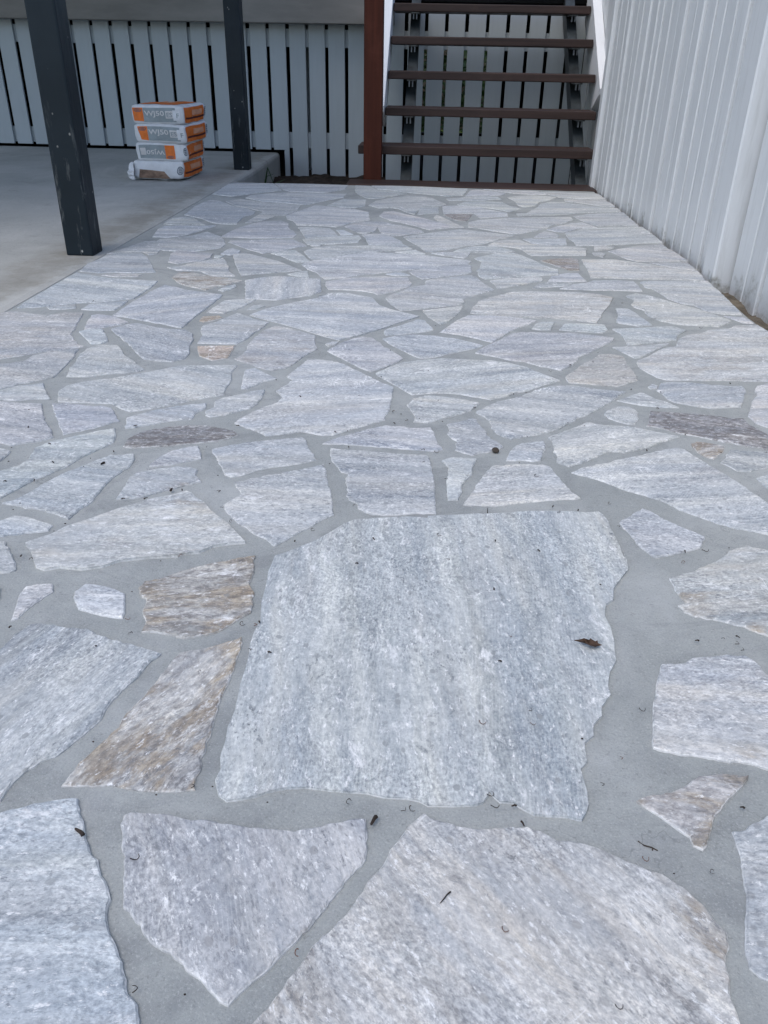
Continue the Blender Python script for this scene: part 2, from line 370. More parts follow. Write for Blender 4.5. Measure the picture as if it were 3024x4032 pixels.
# where the photograph shows rust or cream staining on a stone: x, y, radius, strength
PATCH = [(0.342, 0.878, 0.035, 0.9), (0.351, 0.824, 0.022, 0.6), (0.401, 0.795, 0.022, 0.9), (0.226, 0.415, 0.014, 1), (0.235, 0.373, 0.022, 1), (0.208, 0.338, 0.022, 1), (-0.058, 0.366, 0.016, 0.8), (-0.079, 0.325, 0.016, 0.8), (0.332, 0.577, 0.018, 0.8), (0.294, 0.582, 0.014, 0.5), (0.503, 2.322, 0.075, 0.7), (0.445, 2.367, 0.06, 0.4), (-0.348, 1.066, 0.045, 0.7), (-0.291, 0.902, 0.02, 0.6), (0.673, 1.757, 0.12, 0.35), (0.513, 2.365, 0.06, 0.6), (0.228, 0.498, 0.02, 0.5), (-0.287, 1.817, 0.035, 0.6)]
def crosses(Q):
    n = len(Q); X = [q.x for q in Q]; Y = [q.y for q in Q]
    for i in range(n):
        ax, ay, bx_, by_ = X[i], Y[i], X[(i + 1) % n], Y[(i + 1) % n]
        lx, hx, ly, hy = min(ax, bx_), max(ax, bx_), min(ay, by_), max(ay, by_)
        for j in range(i + 2, n):
            if i == 0 and j == n - 1: continue
            k = (j + 1) % n; cx, cy, dx, dy = X[j], Y[j], X[k], Y[k]
            if (cx < lx and dx < lx) or (cx > hx and dx > hx) or (cy < ly and dy < ly) or (cy > hy and dy > hy): continue
            if ((bx_ - ax) * (cy - ay) - (by_ - ay) * (cx - ax)) * ((bx_ - ax) * (dy - ay) - (by_ - ay) * (dx - ax)) < 0 and ((dx - cx) * (ay - cy) - (dy - cy) * (ax - cx)) * ((dx - cx) * (by_ - cy) - (dy - cy) * (bx_ - cx)) < 0: return True
    return False
def build_stone(idx, flags, P):
    rng = random.Random(idx * 7 + 1)
    fl = flags.split(); key = fl[0]
    ang = next((float(f[1:]) for f in fl[1:] if f[0] == 'a'), rng.uniform(-16, 16))
    cx = sum(p[0] for p in P) / len(P); cy = sum(p[1] for p in P) / len(P)
    near = cy < 1.5
    step = .0045 if near else .012 if cy < 2.6 else .02
    amp = .0035 if near else .0042
    ext = min(max(p[0] for p in P) - min(p[0] for p in P), max(p[1] for p in P) - min(p[1] for p in P)); amp = min(amp, ext * .04)
    for k in range(4):
        Q = subdivide(P, step, amp, rng, idx * .37)
        if not crosses(Q): break
        amp *= .45
    n = len(Q); ca, sa = math.cos(R_(-ang)), math.sin(R_(-ang))
    nor = []
    for i in range(n):
        d = (Q[(i + 1) % n] - Q[i - 1]); nor.append(Vector((-d.y, d.x)).normalized() if d.length > 1e-7 else Vector((0, 0)))
    dz = rng.uniform(0, .0009) + (idx % 7) * .00009; tx, ty = rng.uniform(-.0016, .0016), rng.uniform(-.0016, .0016)
    if cy > 2.5: tx = ty = 0
    def loc(q, z):
        x, y = q.x - cx, q.y - cy
        return (x * ca - y * sa, x * sa + y * ca, z + dz + (x * tx + y * ty if z > -.003 else 0))
    for f in (1, .5, .2, .04):
        rin = [q + nn * rng.uniform(.0008, .0024) * f for q, nn in zip(Q, nor)]
        if not crosses(rin): break
    V = [loc(q, 0) for q in rin] + [loc(q, -.0012 - rng.uniform(0, .0009)) for q in Q] + [loc(q - nn * .002, -.022) for q, nn in zip(Q, nor)]
    x0, x1, y0, y1 = min(q.x for q in Q), max(q.x for q in Q), min(q.y for q in Q), max(q.y for q in Q)
    pat = [p for p in PATCH if x0 - .01 < p[0] < x1 + .01 and y0 - .01 < p[1] < y1 + .01]
    inner = []
    if pat:
        sp = max(.011, (x1 - x0) / 26)
        for a in range(int((x1 - x0) / sp)):
            for b in range(int((y1 - y0) / sp)):
                q = Vector((x0 + sp * (a + .5 + rng.uniform(-.3, .3)), y0 + sp * (b + .5 + rng.uniform(-.3, .3))))
                hit = False
                for i in range(n):
                    u, v = rin[i], rin[(i + 1) % n]
                    if (u.y > q.y) != (v.y > q.y) and q.x < (v.x - u.x) * (q.y - u.y) / (v.y - u.y) + u.x: hit = not hit
                if hit and min((q - u).length for u in rin) > sp * .4: inner.append(q)
    V += [loc(q, 0) for q in inner]
    world_xy = rin + Q + Q + inner
    bm = bmesh.new(); vs = [bm.verts.new(v) for v in V]
    ids = list(range(n)) + list(range(3 * n, len(V)))
    c2 = [Vector((V[i][0], V[i][1])) for i in ids]
    for i in range(n):
        j = (i + 1) % n
        bm.faces.new((vs[n + i], vs[n + j], vs[j], vs[i])); bm.faces.new((vs[2 * n + i], vs[2 * n + j], vs[n + j], vs[n + i]))
    _, _, tris, ov, _, _ = delaunay_2d_cdt(c2, [(i, (i + 1) % n) for i in range(n)], [], 1, 1e-7)
    for t in tris:
        try: bm.faces.new([vs[ids[ov[k][0]]] for k in t])
        except (ValueError, IndexError): pass
    bm.normal_update()
    for f in bm.faces:
        if len(f.verts) == 3 and f.normal.z < 0: f.normal_flip()
    me = bpy.data.meshes.new("paving_stone"); bm.to_mesh(me); bm.free()
    t = Vector(TINT[key]) * rng.uniform(.93, 1.07); t = t + Vector((rng.uniform(-.012, .012), 0, rng.uniform(-.015, .015)))
    pr = list(PAR[key])
    if 'v' in fl[1:]: pr[0] = max(pr[0], .22)
    if 'q' in fl[1:]: pr[0] = .22; pr[1] = .2
    pr[2] *= rng.uniform(.3, 1.2) if near else .5
    nv = len(me.vertices); pv = []
    for q in world_xy[:nv]:
        bw = pr[0]
        for (px_, py_, r_, s_) in pat: bw = max(bw, s_ * max(0, min(1, 1.5 - math.hypot(q.x - px_, q.y - py_) / r_)))
        pv += [bw, max(pr[1], .35 * bw if pat else 0), pr[2]]
    for an, ty, fld, dat in (("tint", 'FLOAT_COLOR', "color", [t[0], t[1], t[2], 1.] * nv), ("par", 'FLOAT_VECTOR', "vector", pv), ("rim", 'FLOAT', "value", [0.] * n + [1.] * (2 * n) + [0.] * (nv - 3 * n))):
        me.attributes.new(an, ty, 'POINT'); me.attributes[an].data.foreach_set(fld, dat)
    o = link("paving_stone", me, M['stone'], PAV); o.location = (cx, cy, 0); o.rotation_euler[2] = R_(ang)
    if key == 'b' and near: o["label"] = "dark brown rust-streaked paving stone"
    if key == 'd': o["label"] = "dark grey-brown speckled paving stone"
STONES = """p a75|-451,544 -386,468 -361,482 -359,503 -353,519 -346,528 -334,536 -327,547 -317,569 -310,586 -308,613 -301,635 -294,652 -289,677 -280,694 -309,704 -347,715 -374,729 -400,731 -434,736 -447,733 -457,713 -461,687 -499,684
b a12|-337,799 -330,797 -326,785 -325,768 -315,751 -314,730 -301,732 -290,730 -261,723 -236,733 -222,743 -214,754 -196,779 -196,793 -200,820 -209,835 -210,869 -215,904 -245,892 -273,878 -289,869 -309,853 -323,841 -344,831 -347,818
t a60|-207,724 -219,715 -237,705 -261,697 -265,683 -271,659 -273,642 -280,618 -287,598 -287,579 -298,555 -309,532 -312,516 -314,502 -286,504 -270,507 -251,504 -234,503 -223,503 -208,503 -192,507 -194,517 -193,534 -194,554 -194,575 -196,598 -197,628 -194,650 -194,681 -193,709 -197,731
w|-467,745 -465,759 -459,779 -449,802 -456,818 -475,815 -487,809 -488,794 -480,765 -473,739
s|-404,768 -371,758 -345,755 -349,776 -359,804 -374,813 -394,819 -415,821 -422,802
n a5|-288,267 -204,270 -172,285 -176,300 -182,315 -191,322 -195,332 -203,345 -212,357 -222,369 -228,382 -229,394 -235,404 -244,414 -252,428 -259,432 -271,450 -279,466 -286,473 -293,488 -310,486 -329,480 -341,474 -355,469 -394,456
p a120|-240,452 -231,434 -226,417 -222,401 -217,388 -207,380 -194,367 -179,357 -162,348 -147,338 -135,329 -125,321 -118,319 -115,324 -106,335 -96,345 -87,358 -76,372 -66,388 -57,404 -48,417 -38,434 -31,444 -30,456 -32,472 -34,485 -44,485 -60,480 -76,474 -95,468 -109,469 -128,469 -144,470 -158,471 -174,475 -192,474 -209,478 -224,478 -241,478 -246,474 -246,464
n|-516,748 -507,782 -517,804 -558,813
n|-571,839 -533,836 -522,839 -516,846 -531,870 -546,889 -562,912 -569,911 -608,911
n a97|-106,998 -119,978 -139,950 -156,934 -158,932 -175,915 -189,905 -191,866 -188,834 -187,799 -181,762 -184,739 -184,714 -181,686 -181,659 -180,637 -178,609 -180,586 -178,567 -178,546 -174,532 -176,518 -169,502 -160,496 -148,499 -136,503 -123,510 -109,515 -90,517 -71,515 -53,514 -34,514 -20,511 1,511 12,509 20,504 43,505 64,508 70,511 76,523 85,513 97,513 105,507 115,501 133,501 145,501 156,498 161,506 165,516 166,530 165,543 164,557 172,567 172,578 173,591 184,602 186,617 197,631 199,645 212,664 212,678 218,701 229,722 233,755 234,782 231,804 237,829 248,840 253,865 266,888 281,911 284,934 283,957 282,939 281,953 281,978 280,999 278,1020 278,1040 274,1059 269,1068 250,1063 227,1065 195,1063 167,1060 139,1054 96,1045 91,1046 57,1039 15,1032 14,1025 3,1027 -16,1027 -42,1023 -74,1015 -91,1012
n|297,1024 304,1005 309,980 318,960 325,948 353,959 377,969 394,979 402,994 409,1008 397,1020 379,1036 365,1053 349,1077 338,1086 315,1060 295,1040
w v|332,867 340,842 327,836 331,822 356,810 381,803 405,791 427,777 468,801 524,960 486,978 459,990 439,977 420,957 400,941 377,925 355,910 332,899
w a175 v|268,694 261,671 252,642 245,615 240,591 260,585 286,582 310,577 328,577 343,571 363,566 391,639 399,689 389,715 385,734 378,742 357,742 316,733 302,722 278,718
t|216,516 224,510 231,503 239,494 247,487 248,478 255,474 260,479 268,496 276,512 286,523 297,535 313,549 322,561 295,561 274,557 260,545 243,535 223,530 209,523
p|286,485 285,471 281,453 278,434 269,411 262,388 260,372 266,365 276,362 308,359 371,513 323,515 308,506 298,498 286,496
w v a130|4,482 -5,464 -16,441 -26,425 -39,401 -51,383 -59,375 -72,352 -80,340 -86,328 -99,308 -82,278 24,277 191,291 238,312 240,330 240,342 239,350 243,362 243,374 250,387 252,400 245,409 240,421 232,433 223,440 214,448 198,453 182,462 164,470 144,475 132,475 119,484 107,487 79,484 71,482 47,483 37,487 22,491 17,495
p|-752,1232 -722,1227 -712,1223 -698,1217 -683,1229 -663,1239 -643,1259 -659,1288 -689,1328 -692,1333 -711,1371 -728,1407 -780,1407 -812,1411 -843,1413
p|-693,1380 -669,1337 -650,1303 -630,1270 -611,1286 -581,1311 -554,1341 -579,1384 -590,1399 -609,1409 -640,1405 -680,1415 -709,1410
n|-496,1327 -463,1349 -426,1361 -424,1396 -414,1417 -418,1442 -469,1421 -501,1399 -528,1374 -545,1353 -533,1309
n|-405,1382 -395,1376 -371,1386 -330,1425 -320,1452 -318,1488 -320,1525 -339,1516 -368,1491 -394,1472 -404,1454 -398,1422 -410,1401
n|-646,1012 -628,1033 -615,1065 -605,1097 -588,1121 -575,1144 -561,1187 -544,1220 -531,1246 -539,1279 -550,1306 -572,1293 -608,1265 -644,1232 -655,1209 -644,1167 -652,1140 -671,1121 -694,1105
p|-700,1138 -689,1157 -687,1181 -690,1196 -711,1204 -733,1205
d a8|-486,1228 -457,1237 -407,1252 -357,1269 -334,1285 -324,1299 -334,1313 -362,1324 -392,1332 -423,1331 -449,1323 -479,1309 -501,1290 -511,1262 -509,1229
s|-412,1167 -388,1182 -365,1197 -371,1217 -382,1244 -398,1239 -418,1222 -432,1200 -439,1181 -441,1160
n|-588,1012 -559,1005 -529,994 -502,979 -498,997 -494,1016 -488,1036 -488,1061 -487,1092 -484,1116 -473,1151 -473,1180 -481,1204 -506,1195 -518,1197 -534,1172 -550,1147 -569,1117 -584,1083 -594,1051 -604,1025 -618,1017
n|-427,1051 -404,1068 -381,1086 -361,1103 -344,1114 -359,1136 -360,1156 -395,1161 -429,1147 -454,1133 -459,1116 -456,1074 -455,1044
n|-599,918 -577,926 -558,932 -538,938 -517,946 -516,960 -536,968 -562,980 -582,980 -596,965 -617,955
w v a8|-531,906 -516,889 -494,854 -480,848 -463,856 -434,853 -409,861 -390,877 -356,888 -318,894 -339,892 -314,900 -292,906 -278,923 -254,933 -236,937 -251,957 -271,985 -288,1002 -304,1019 -322,1046 -337,1059 -348,1073 -357,1078 -378,1061 -399,1051 -421,1032 -442,1013 -460,993 -478,974 -496,957 -508,934 -524,920 -533,909
n|-344,1208 -330,1179 -312,1141 -300,1134 -278,1149 -266,1162 -231,1180 -195,1195 -172,1209 -186,1241 -198,1272 -207,1298 -237,1292 -262,1282 -293,1271 -327,1256 -356,1234
n|-285,1100 -273,1080 -283,1059 -292,1039 -281,1021 -268,1003 -255,987 -243,979 -230,963 -218,955 -206,946 -195,932 -180,950 -163,977 -144,1003 -123,1026 -128,1054 -134,1088 -143,1124 -151,1161 -159,1195 -192,1172 -233,1151 -260,1134 -291,1115
w a14|-268,1691 -279,1649 -289,1609 -274,1591 -280,1558 -296,1520 -277,1488 -282,1458 -304,1432 -316,1414 -334,1378 -343,1351 -319,1332 -297,1320 -276,1299 -245,1311 -217,1326 -203,1322 -176,1313 -157,1316 -132,1340 -106,1360 -69,1393 -69,1412 -63,1444 -62,1502 -62,1567 -99,1605 -128,1640 -166,1687 -192,1710 -231,1722 -262,1718
n|-126,1276 -72,1271 -18,1267 22,1264 38,1272 31,1294 24,1327 17,1365 -10,1359 -32,1364 -69,1366 -99,1346 -130,1319 -155,1296 -172,1276
n a2|-148,1211 -138,1191 -128,1169 -116,1164 -117,1131 -109,1100 -111,1087 -106,1075 -92,1062 -90,1050 -80,1039 -66,1033 -43,1033 -20,1037 -2,1043 27,1043 26,1067 24,1107 24,1144 20,1183 17,1224 11,1244 -4,1243 -44,1245 -86,1251 -134,1253 -155,1257
p|50,1361 46,1340 54,1320 65,1307 60,1297 59,1271 75,1260 90,1252 101,1262 126,1274 143,1291 133,1314 118,1336 117,1357 107,1385 102,1410 94,1417 70,1396 46,1382
n|48,1203 47,1174 43,1151 44,1119 45,1087 60,1090 67,1116 67,1137 75,1160 85,1178 87,1206 96,1237 51,1238 36,1225
w|90,1076 116,1075 142,1084 166,1091 190,1098 222,1106 249,1110 239,1129 231,1158 223,1190 216,1219 204,1225 189,1225 148,1219 118,1212 108,1191 94,1151 80,1110 68,1075
n|170,1241 190,1237 202,1242 209,1266 219,1306 217,1324 199,1318 176,1310 164,1297 152,1267 144,1237
w|-24,1456 -14,1421 -16,1389 11,1388 44,1416 62,1429 92,1456 112,1496 76,1512 42,1522 2,1524 -19,1506 -31,1473
n|104,1445 120,1423 127,1394 131,1362 143,1342 151,1333 161,1328 190,1343 220,1360 250,1381 277,1413 292,1437 315,1455 342,1489 373,1529 395,1566 416,1590 361,1598 313,1616 281,1617 239,1590 197,1541 173,1524 146,1506 120,1475 102,1449
w a18|231,1330 233,1307 228,1281 233,1262 229,1241 236,1232 248,1223 267,1235 292,1259 310,1276 329,1292 352,1289 373,1301 403,1316 425,1339 448,1355 467,1368 445,1379 420,1390 395,1402 367,1405 336,1407 312,1418 280,1391 247,1359 228,1342
n|353,1443 369,1429 388,1416 398,1419 411,1449 410,1453 415,1481 407,1504 384,1506 359,1483 348,1462
d a170|430,1447 417,1412 438,1407 469,1385 499,1373 535,1356 571,1340 609,1327 636,1313 648,1361 631,1390 613,1435 612,1465 583,1466 529,1480 486,1483 441,1487
n|258,1194 279,1184 305,1165 328,1145 349,1132 372,1116 393,1088 415,1071 434,1056 455,1040 480,1033 503,1024 537,1012 557,1077 537,1123 527,1148 515,1184 501,1216 485,1250 469,1285 461,1311 446,1318 428,1310 397,1291 368,1275 339,1260 315,1243 298,1237 267,1220 248,1201
t|480,1305 488,1287 501,1277 514,1295 525,1306 536,1333 522,1338 507,1344 492,1347 479,1339
n|520,1247 526,1233 546,1232 564,1242 582,1250 609,1267 631,1313 605,1317 563,1316 541,1317 525,1287 508,1264
n|554,1171 560,1146 576,1127 600,1203 583,1224 566,1219 549,1208
w|684,1600 667,1572 649,1533 626,1482 629,1448 643,1430 675,1419 768,1668 730,1672 702,1654 686,1623
n|482,1606 489,1584 492,1559 501,1542 535,1525 566,1516 601,1524 629,1531 646,1570 666,1612 671,1647 607,1647 563,1661 530,1659 499,1649
s|470,1614 485,1618 490,1631 479,1640 468,1625
n|409,1529 431,1519 466,1512 504,1514 485,1541 467,1556 452,1585 444,1590 418,1568 387,1539
t q|306,1634 341,1631 378,1624 406,1623 434,1647 455,1664 459,1688 457,1728 454,1765 456,1797 456,1825 430,1837 401,1830 363,1771 326,1709 304,1672
w v|478,1746 488,1716 501,1688 518,1675 584,1677 651,1684 736,1689 816,1692 903,1963 873,2077 865,2132 805,2118 775,2086 722,2066 691,2035 650,2013 623,1982 599,1917 564,1895 524,1844 499,1813 477,1783
n|462,1854 481,1816 498,1824 528,1861 567,1907 590,1938 533,1915 479,1901 444,1890
n|486,2012 487,1960 485,1914 517,1926 569,1944 614,1968 632,2015 661,2056 638,2084 618,2086 575,2070 518,2056 473,2044
n|514,2179 496,2117 500,2106 550,2081 585,2096 572,2163 566,2208 553,2249 521,2250
w|592,2351 572,2297 575,2273 597,2235 594,2188 615,2138 649,2113 695,2109 757,2102 795,2138 807,2161 777,2226 748,2270 700,2330 668,2378 644,2410 612,2428 578,2393
n|658,2516 681,2489 689,2430 697,2375 720,2330 753,2314 764,2270 783,2240 808,2225 857,2227 865,2301 869,2369 875,2469 874,2552 878,2622 818,2620 754,2605 695,2598 659,2580
w|819,2178 832,2148 859,2144 860,2177 849,2202 802,2208
w v|186,2139 226,2136 283,2131 343,2128 398,2117 444,2103 485,2222 510,2284 537,2371 495,2403 444,2421 397,2419 347,2414 293,2411 241,2393 206,2353 165,2310 172,2324 143,2277 126,2217 117,2158
w|83,1956 128,1925 160,1901 189,1951 208,1992 234,2032 264,2064 287,2099 245,2119 218,2128 161,2133 108,2129 78,2079 54,2019 34,1968
s|291,2018 315,2025 334,2090 303,2091 282,2070 267,2026
n|387,2017 443,2011 461,2042 460,2084 390,2087 357,2079 336,2025
n|205,1959 171,1905 139,1859 116,1813 157,1792 190,1770 224,1761 249,1742 281,1725 300,1711 321,1739 343,1774 351,1808 381,1839 409,1877 448,1930 463,1966 419,1978 368,1994 291,1989 237,1987 214,1976
n|-423,2036 -387,2012 -329,1970 -285,1935 -243,1901 -206,1877 -186,1895 -151,1931 -109,1982 -61,2050 -19,2106 -73,2145 -99,2166 -130,2202 -141,2234 -155,2279 -192,2302 -233,2325 -278,2319 -308,2280 -284,2310 -308,2258 -365,2205 -432,2128 -461,2063
n|-118,2278 -97,2214 -69,2157 -20,2179 39,2211 95,2241 104,2258 102,2305 131,2336 169,2384 196,2424 171,2489 155,2560 138,2602 98,2585 41,2544 -5,2514 -8,2450 -51,2422 -78,2366 -117,2298
w|2,2109 18,2074 38,2034 67,2087 88,2157 101,2225 39,2190 -11,2164
n|-103,1943 -98,1927 -57,1939 -16,1962 19,1988 11,2017 -2,2065 -20,2077 -56,2030 -86,1992 -104,1963
n|-87,1863 -64,1830 -33,1787 -12,1762 20,1771 55,1803 102,1837 138,1868 111,1892 68,1920 19,1935 -30,1939 -75,1921 -104,1896
n|-201,1758 -169,1718 -138,1679 -116,1659 -91,1684 -69,1713 -48,1755 -77,1805 -101,1844 -126,1896 -153,1905 -177,1884 -203,1844 -225,1789
s|-226,1823 -213,1837 -205,1862 -223,1857 -235,1840
n q|-390,1688 -366,1665 -343,1652 -325,1644 -301,1662 -288,1689 -275,1738 -262,1773 -249,1803 -257,1832 -264,1867 -267,1902 -304,1933 -347,1964 -376,1975 -397,1942 -411,1875 -414,1802 -411,1745 -423,1711
n a20|-87,1620 -66,1590 -42,1556 -23,1530 21,1543 61,1544 98,1531 134,1519 173,1543 180,1557 223,1588 266,1625 289,1646 256,1682 227,1724 185,1751 141,1762 89,1762 37,1762 -15,1745 -49,1726 -81,1685 -104,1648
n|-357,1530 -331,1573 -308,1594 -337,1623 -364,1653 -383,1638 -378,1585 -369,1526
n|-1033,2073 -978,2099 -940,2129 -893,2141 -851,2166 -812,2191 -806,2268 -804,2341 -806,2394 -899,2405 -958,2413 -1030,2444 -1084,2470 -1084,2373 -1086,2289 -1085,2190 -1086,2117 -1081,2061
p|-1020,2478 -967,2494 -909,2493 -849,2510 -907,2644 -945,2725 -988,2794 -1026,2780 -1065,2758 -1083,2725 -1090,2656 -1095,2572 -1084,2495
p|-946,2434 -886,2447 -879,2472 -941,2472 -997,2448
p a35|-764,2006 -717,1983 -658,1958 -606,1933 -600,1993 -594,2074 -582,2192 -579,2260 -634,2276 -698,2301 -728,2328 -771,2348 -782,2306 -793,2227 -803,2153 -809,2018
n|-993,2059 -953,2064 -930,2079 -944,2112 -983,2096 -1007,2077
n|-861,2060 -823,2069 -819,2116 -818,2165 -866,2143 -910,2113 -911,2066
p v|-964,1641 -930,1655 -885,1693 -854,1718 -824,1733 -782,1761 -800,1770 -850,1844 -859,1901 -873,1954 -891,2031 -940,2032 -975,1998 -1078,2027 -1100,2005 -1142,1993
w|-791,1915 -762,1942 -750,1965 -803,2012 -844,2026 -864,2015 -851,1949 -834,1891
n|-802,1818 -775,1781 -755,1787 -744,1806 -763,1847 -793,1898 -821,1892 -839,1870
p a150|-734,1851 -692,1794 -652,1730 -622,1689 -595,1681 -553,1678 -531,1699 -531,1732 -548,1799 -550,1835 -563,1883 -590,1913 -637,1914 -681,1932 -723,1953 -751,1934 -770,1898
n|-702,1564 -663,1583 -620,1602 -597,1619 -630,1662 -662,1695 -687,1737 -711,1774 -753,1770 -770,1739 -771,1705 -756,1633 -743,1560
n|-873,1460 -843,1476 -823,1501 -797,1526 -768,1553 -767,1572 -772,1631 -776,1683 -789,1742 -845,1714 -870,1683 -872,1641 -913,1620 -945,1602
n|-853,1420 -816,1420 -785,1419 -754,1430 -723,1434 -748,1473 -771,1515 -819,1492 -839,1468 -869,1452
n a160|-671,1421 -635,1422 -598,1422 -573,1400 -548,1387 -510,1407 -473,1435 -435,1463 -396,1493 -400,1536 -399,1573 -409,1620 -409,1670 -502,1655 -533,1647 -573,1612 -614,1583 -653,1555 -693,1533 -721,1507 -724,1476 -703,1423
n|-490,1815 -442,1820 -426,1861 -416,1920 -405,1961 -400,2003 -437,2023 -466,2052 -496,2079 -516,2039 -532,1987 -557,1957 -552,1910 -539,1880 -534,1815
o|-506,1724 -468,1695 -441,1715 -440,1742 -442,1805 -485,1796 -527,1789
n|-532,2074 -509,2115 -490,2165 -477,2225 -527,2218 -561,2197 -571,2131 -578,2076
o|-563,1986 -544,2004 -526,2031 -538,2048 -579,2032 -577,1996
n|-457,2125 -438,2156 -452,2167 -472,2159 -480,2116
p a95|-508,2228 -456,2227 -421,2225 -382,2257 -333,2284 -307,2337 -330,2490 -366,2490 -413,2500 -460,2510 -506,2488 -553,2441
s|-403,2513 -367,2498 -383,2588 -405,2577 -439,2535
t|-733,2374 -682,2335 -639,2309 -613,2349 -587,2393 -560,2432 -614,2462 -662,2475 -711,2501 -758,2520 -776,2501 -779,2443
n|-793,2545 -765,2545 -718,2543 -674,2490 -636,2478 -594,2492 -625,2547 -643,2615 -663,2676 -690,2739 -738,2684 -776,2642 -802,2592 -832,2579
s|-587,2301 -569,2332 -562,2363 -570,2384 -597,2343 -604,2313
n|-640,2689 -606,2584 -578,2499 -543,2524 -497,2547 -451,2570 -404,2594 -443,2642 -494,2709 -559,2768 -638,2827 -671,2802
n|-682,2950 -624,2882 -576,2836 -536,2873 -482,2946 -442,2985 -470,3038 -505,3092 -573,3086 -661,3063 -735,3045 -736,3010
n|-677,2791 -656,2829 -657,2866 -694,2904 -710,2880 -714,2806
s|-703,2741 -695,2778 -730,2783 -723,2744
p|-815,2636 -784,2672 -744,2697 -733,2743 -740,2808 -799,2820 -873,2839 -882,2782 -854,2659
n|-1042,3333 -968,3337 -907,3350 -951,3421 -1002,3518 -1054,3516 -1078,3475 -1075,3342
n|-977,3065 -930,3112 -889,3221 -860,3340 -900,3322 -961,3310 -1056,3295 -1062,3220 -1035,3071
p|-959,3495 -897,3409 -849,3379 -786,3389 -796,3553 -766,3638 -773,3704 -819,3765 -917,3855 -990,3974 -1050,4002 -1069,3809 -1054,3573
n|-894,3855 -826,3799 -741,3719 -742,3626 -756,3513 -760,3422 -740,3435 -693,3508 -669,3606 -623,3646 -596,3751 -605,3921 -697,3961 -794,3982 -915,4059 -968,3978
n|-785,3109 -672,3102 -582,3116 -516,3138 -510,3190 -529,3251 -563,3327 -583,3437 -623,3490 -703,3453 -757,3323 -774,3226
p|-917,2834 -851,2827 -786,2857 -737,2908 -735,2975 -765,3064 -800,3132 -859,3199 -898,3112 -959,3049 -994,3029 -1004,2890
p|-1035,2793 -993,2809 -949,2758 -926,2778 -938,2881 -999,2994 -1035,2979 -1068,2841 -1093,2754
n|-980,4137 -904,4237 -833,4317 -776,4405 -864,4648 -1051,4626 -1093,4576 -1087,4202
n|-772,4420 -729,4368 -550,4348 -456,4481 -454,4653 -656,4664 -854,4650
n|-811,4268 -894,4187 -900,4098 -799,4008 -702,3987 -602,3937 -566,3966 -506,4090 -434,4197 -428,4318 -576,4312 -715,4326
n|-605,3538 -573,3498 -542,3400 -432,3395 -380,3384 -313,3511 -259,3565 -276,3772 -348,3847 -401,3873 -483,3906 -537,3922 -585,3753 -623,3614
n|-403,3898 -347,3890 -306,3945 -318,4144 -368,4135 -429,4148 -482,3943
n|-489,3206 -469,3133 -413,3172 -355,3196 -373,3276 -401,3347 -477,3363 -529,3346
s|-342,3208 -297,3235 -344,3320 -373,3316
n|-443,3012 -391,3020 -318,3054 -266,3081 -258,3154 -273,3214 -341,3191 -399,3157 -476,3109
s|-427,2988 -396,2992 -390,3016 -434,3007
n|-415,2808 -385,2744 -314,2807 -258,2891 -195,2917 -119,2954 -61,2986 -102,3077 -203,3028 -273,3006 -357,2998 -414,2956 -439,2888
n|-507,2805 -463,2742 -433,2708 -394,2733 -415,2779 -441,2845 -472,2904 -516,2887 -547,2840
n a4|-387,2614 -359,2583 -336,2527 -316,2488 -262,2512 -205,2561 -134,2605 -77,2639 -19,2674 62,2740 132,2778 145,2803 125,2826 42,2854 -22,2885 -108,2894 -194,2902 -244,2884 -276,2853 -333,2794 -395,2729 -417,2682
w|-305,2411 -291,2365 -247,2367 -193,2359 -159,2342 -143,2318 -103,2356 -79,2388 -58,2413 -47,2461 -57,2499 -62,2539 -100,2534 -135,2546 -195,2529 -243,2510 -278,2482 -309,2458
n|-48,2582 -18,2525 41,2566 99,2602 137,2633 142,2723 127,2768 62,2727 -15,2671 -63,2623
s|-93,2559 -57,2573 -88,2611 -115,2599 -135,2579
s|-69,2899 -14,2907 -49,2968 -79,2951 -120,2923
w|63,2883 120,2855 133,2877 146,2951 51,2942 8,2921
n|147,2962 199,2959 259,2957 306,3003 245,3076 178,3077 132,3037 86,2964
n|178,2804 165,2699 154,2671 160,2585 178,2554 232,2578 292,2603 368,2630 417,2654 425,2717 405,2741 379,2794 353,2868 322,2935 299,2967 236,2943 196,2906 156,2860
b|432,2766 458,2720 492,2719 516,2884 493,2910 422,2884 381,2856
n|200,2493 208,2440 250,2469 302,2507 352,2553 358,2595 350,2611 290,2586 231,2562 191,2532
n|442,2554 493,2566 486,2623 482,2674 442,2665 389,2616 369,2544
n|411,2492 449,2530 408,2527 380,2536 335,2508 313,2454
n|500,2453 573,2460 640,2461 643,2530 640,2585 580,2589 513,2577 494,2550 444,2520 395,2459
n a10|-76,3133 -47,3066 -33,3012 -10,2939 64,2993 133,3070 203,3127 289,3250 332,3320 271,3337 191,3378 118,3408 73,3373 -23,3291 -102,3215
n|-160,3061 -100,3093 -113,3139 -144,3208 -190,3260 -218,3255 -264,3235 -243,3168 -224,3040
n|-282,3269 -252,3263 -221,3300 -213,3396 -191,3278 -145,3226 -99,3246 -24,3317 -34,3356 -90,3430 -137,3466 -201,3529 -263,3534 -311,3487 -348,3403
w a150|-173,3579 -108,3514 -46,3437 -5,3380 94,3446 65,3513 19,3580 -39,3658 -100,3728 -169,3818 -212,3800 -224,3681
w|13,3673 40,3538 79,3435 137,3458 96,3563 56,3680 24,3749
n|-240,3901 -179,3919 -150,3899 -108,3801 -73,3753 -54,3873 -34,3993 41,4013 70,4068 47,4134 11,4229 -38,4304 -124,4310 -212,4217 -271,4104 -293,3965
n|-60,3742 2,3786 35,3798 35,3975 12,3975 -50,3953
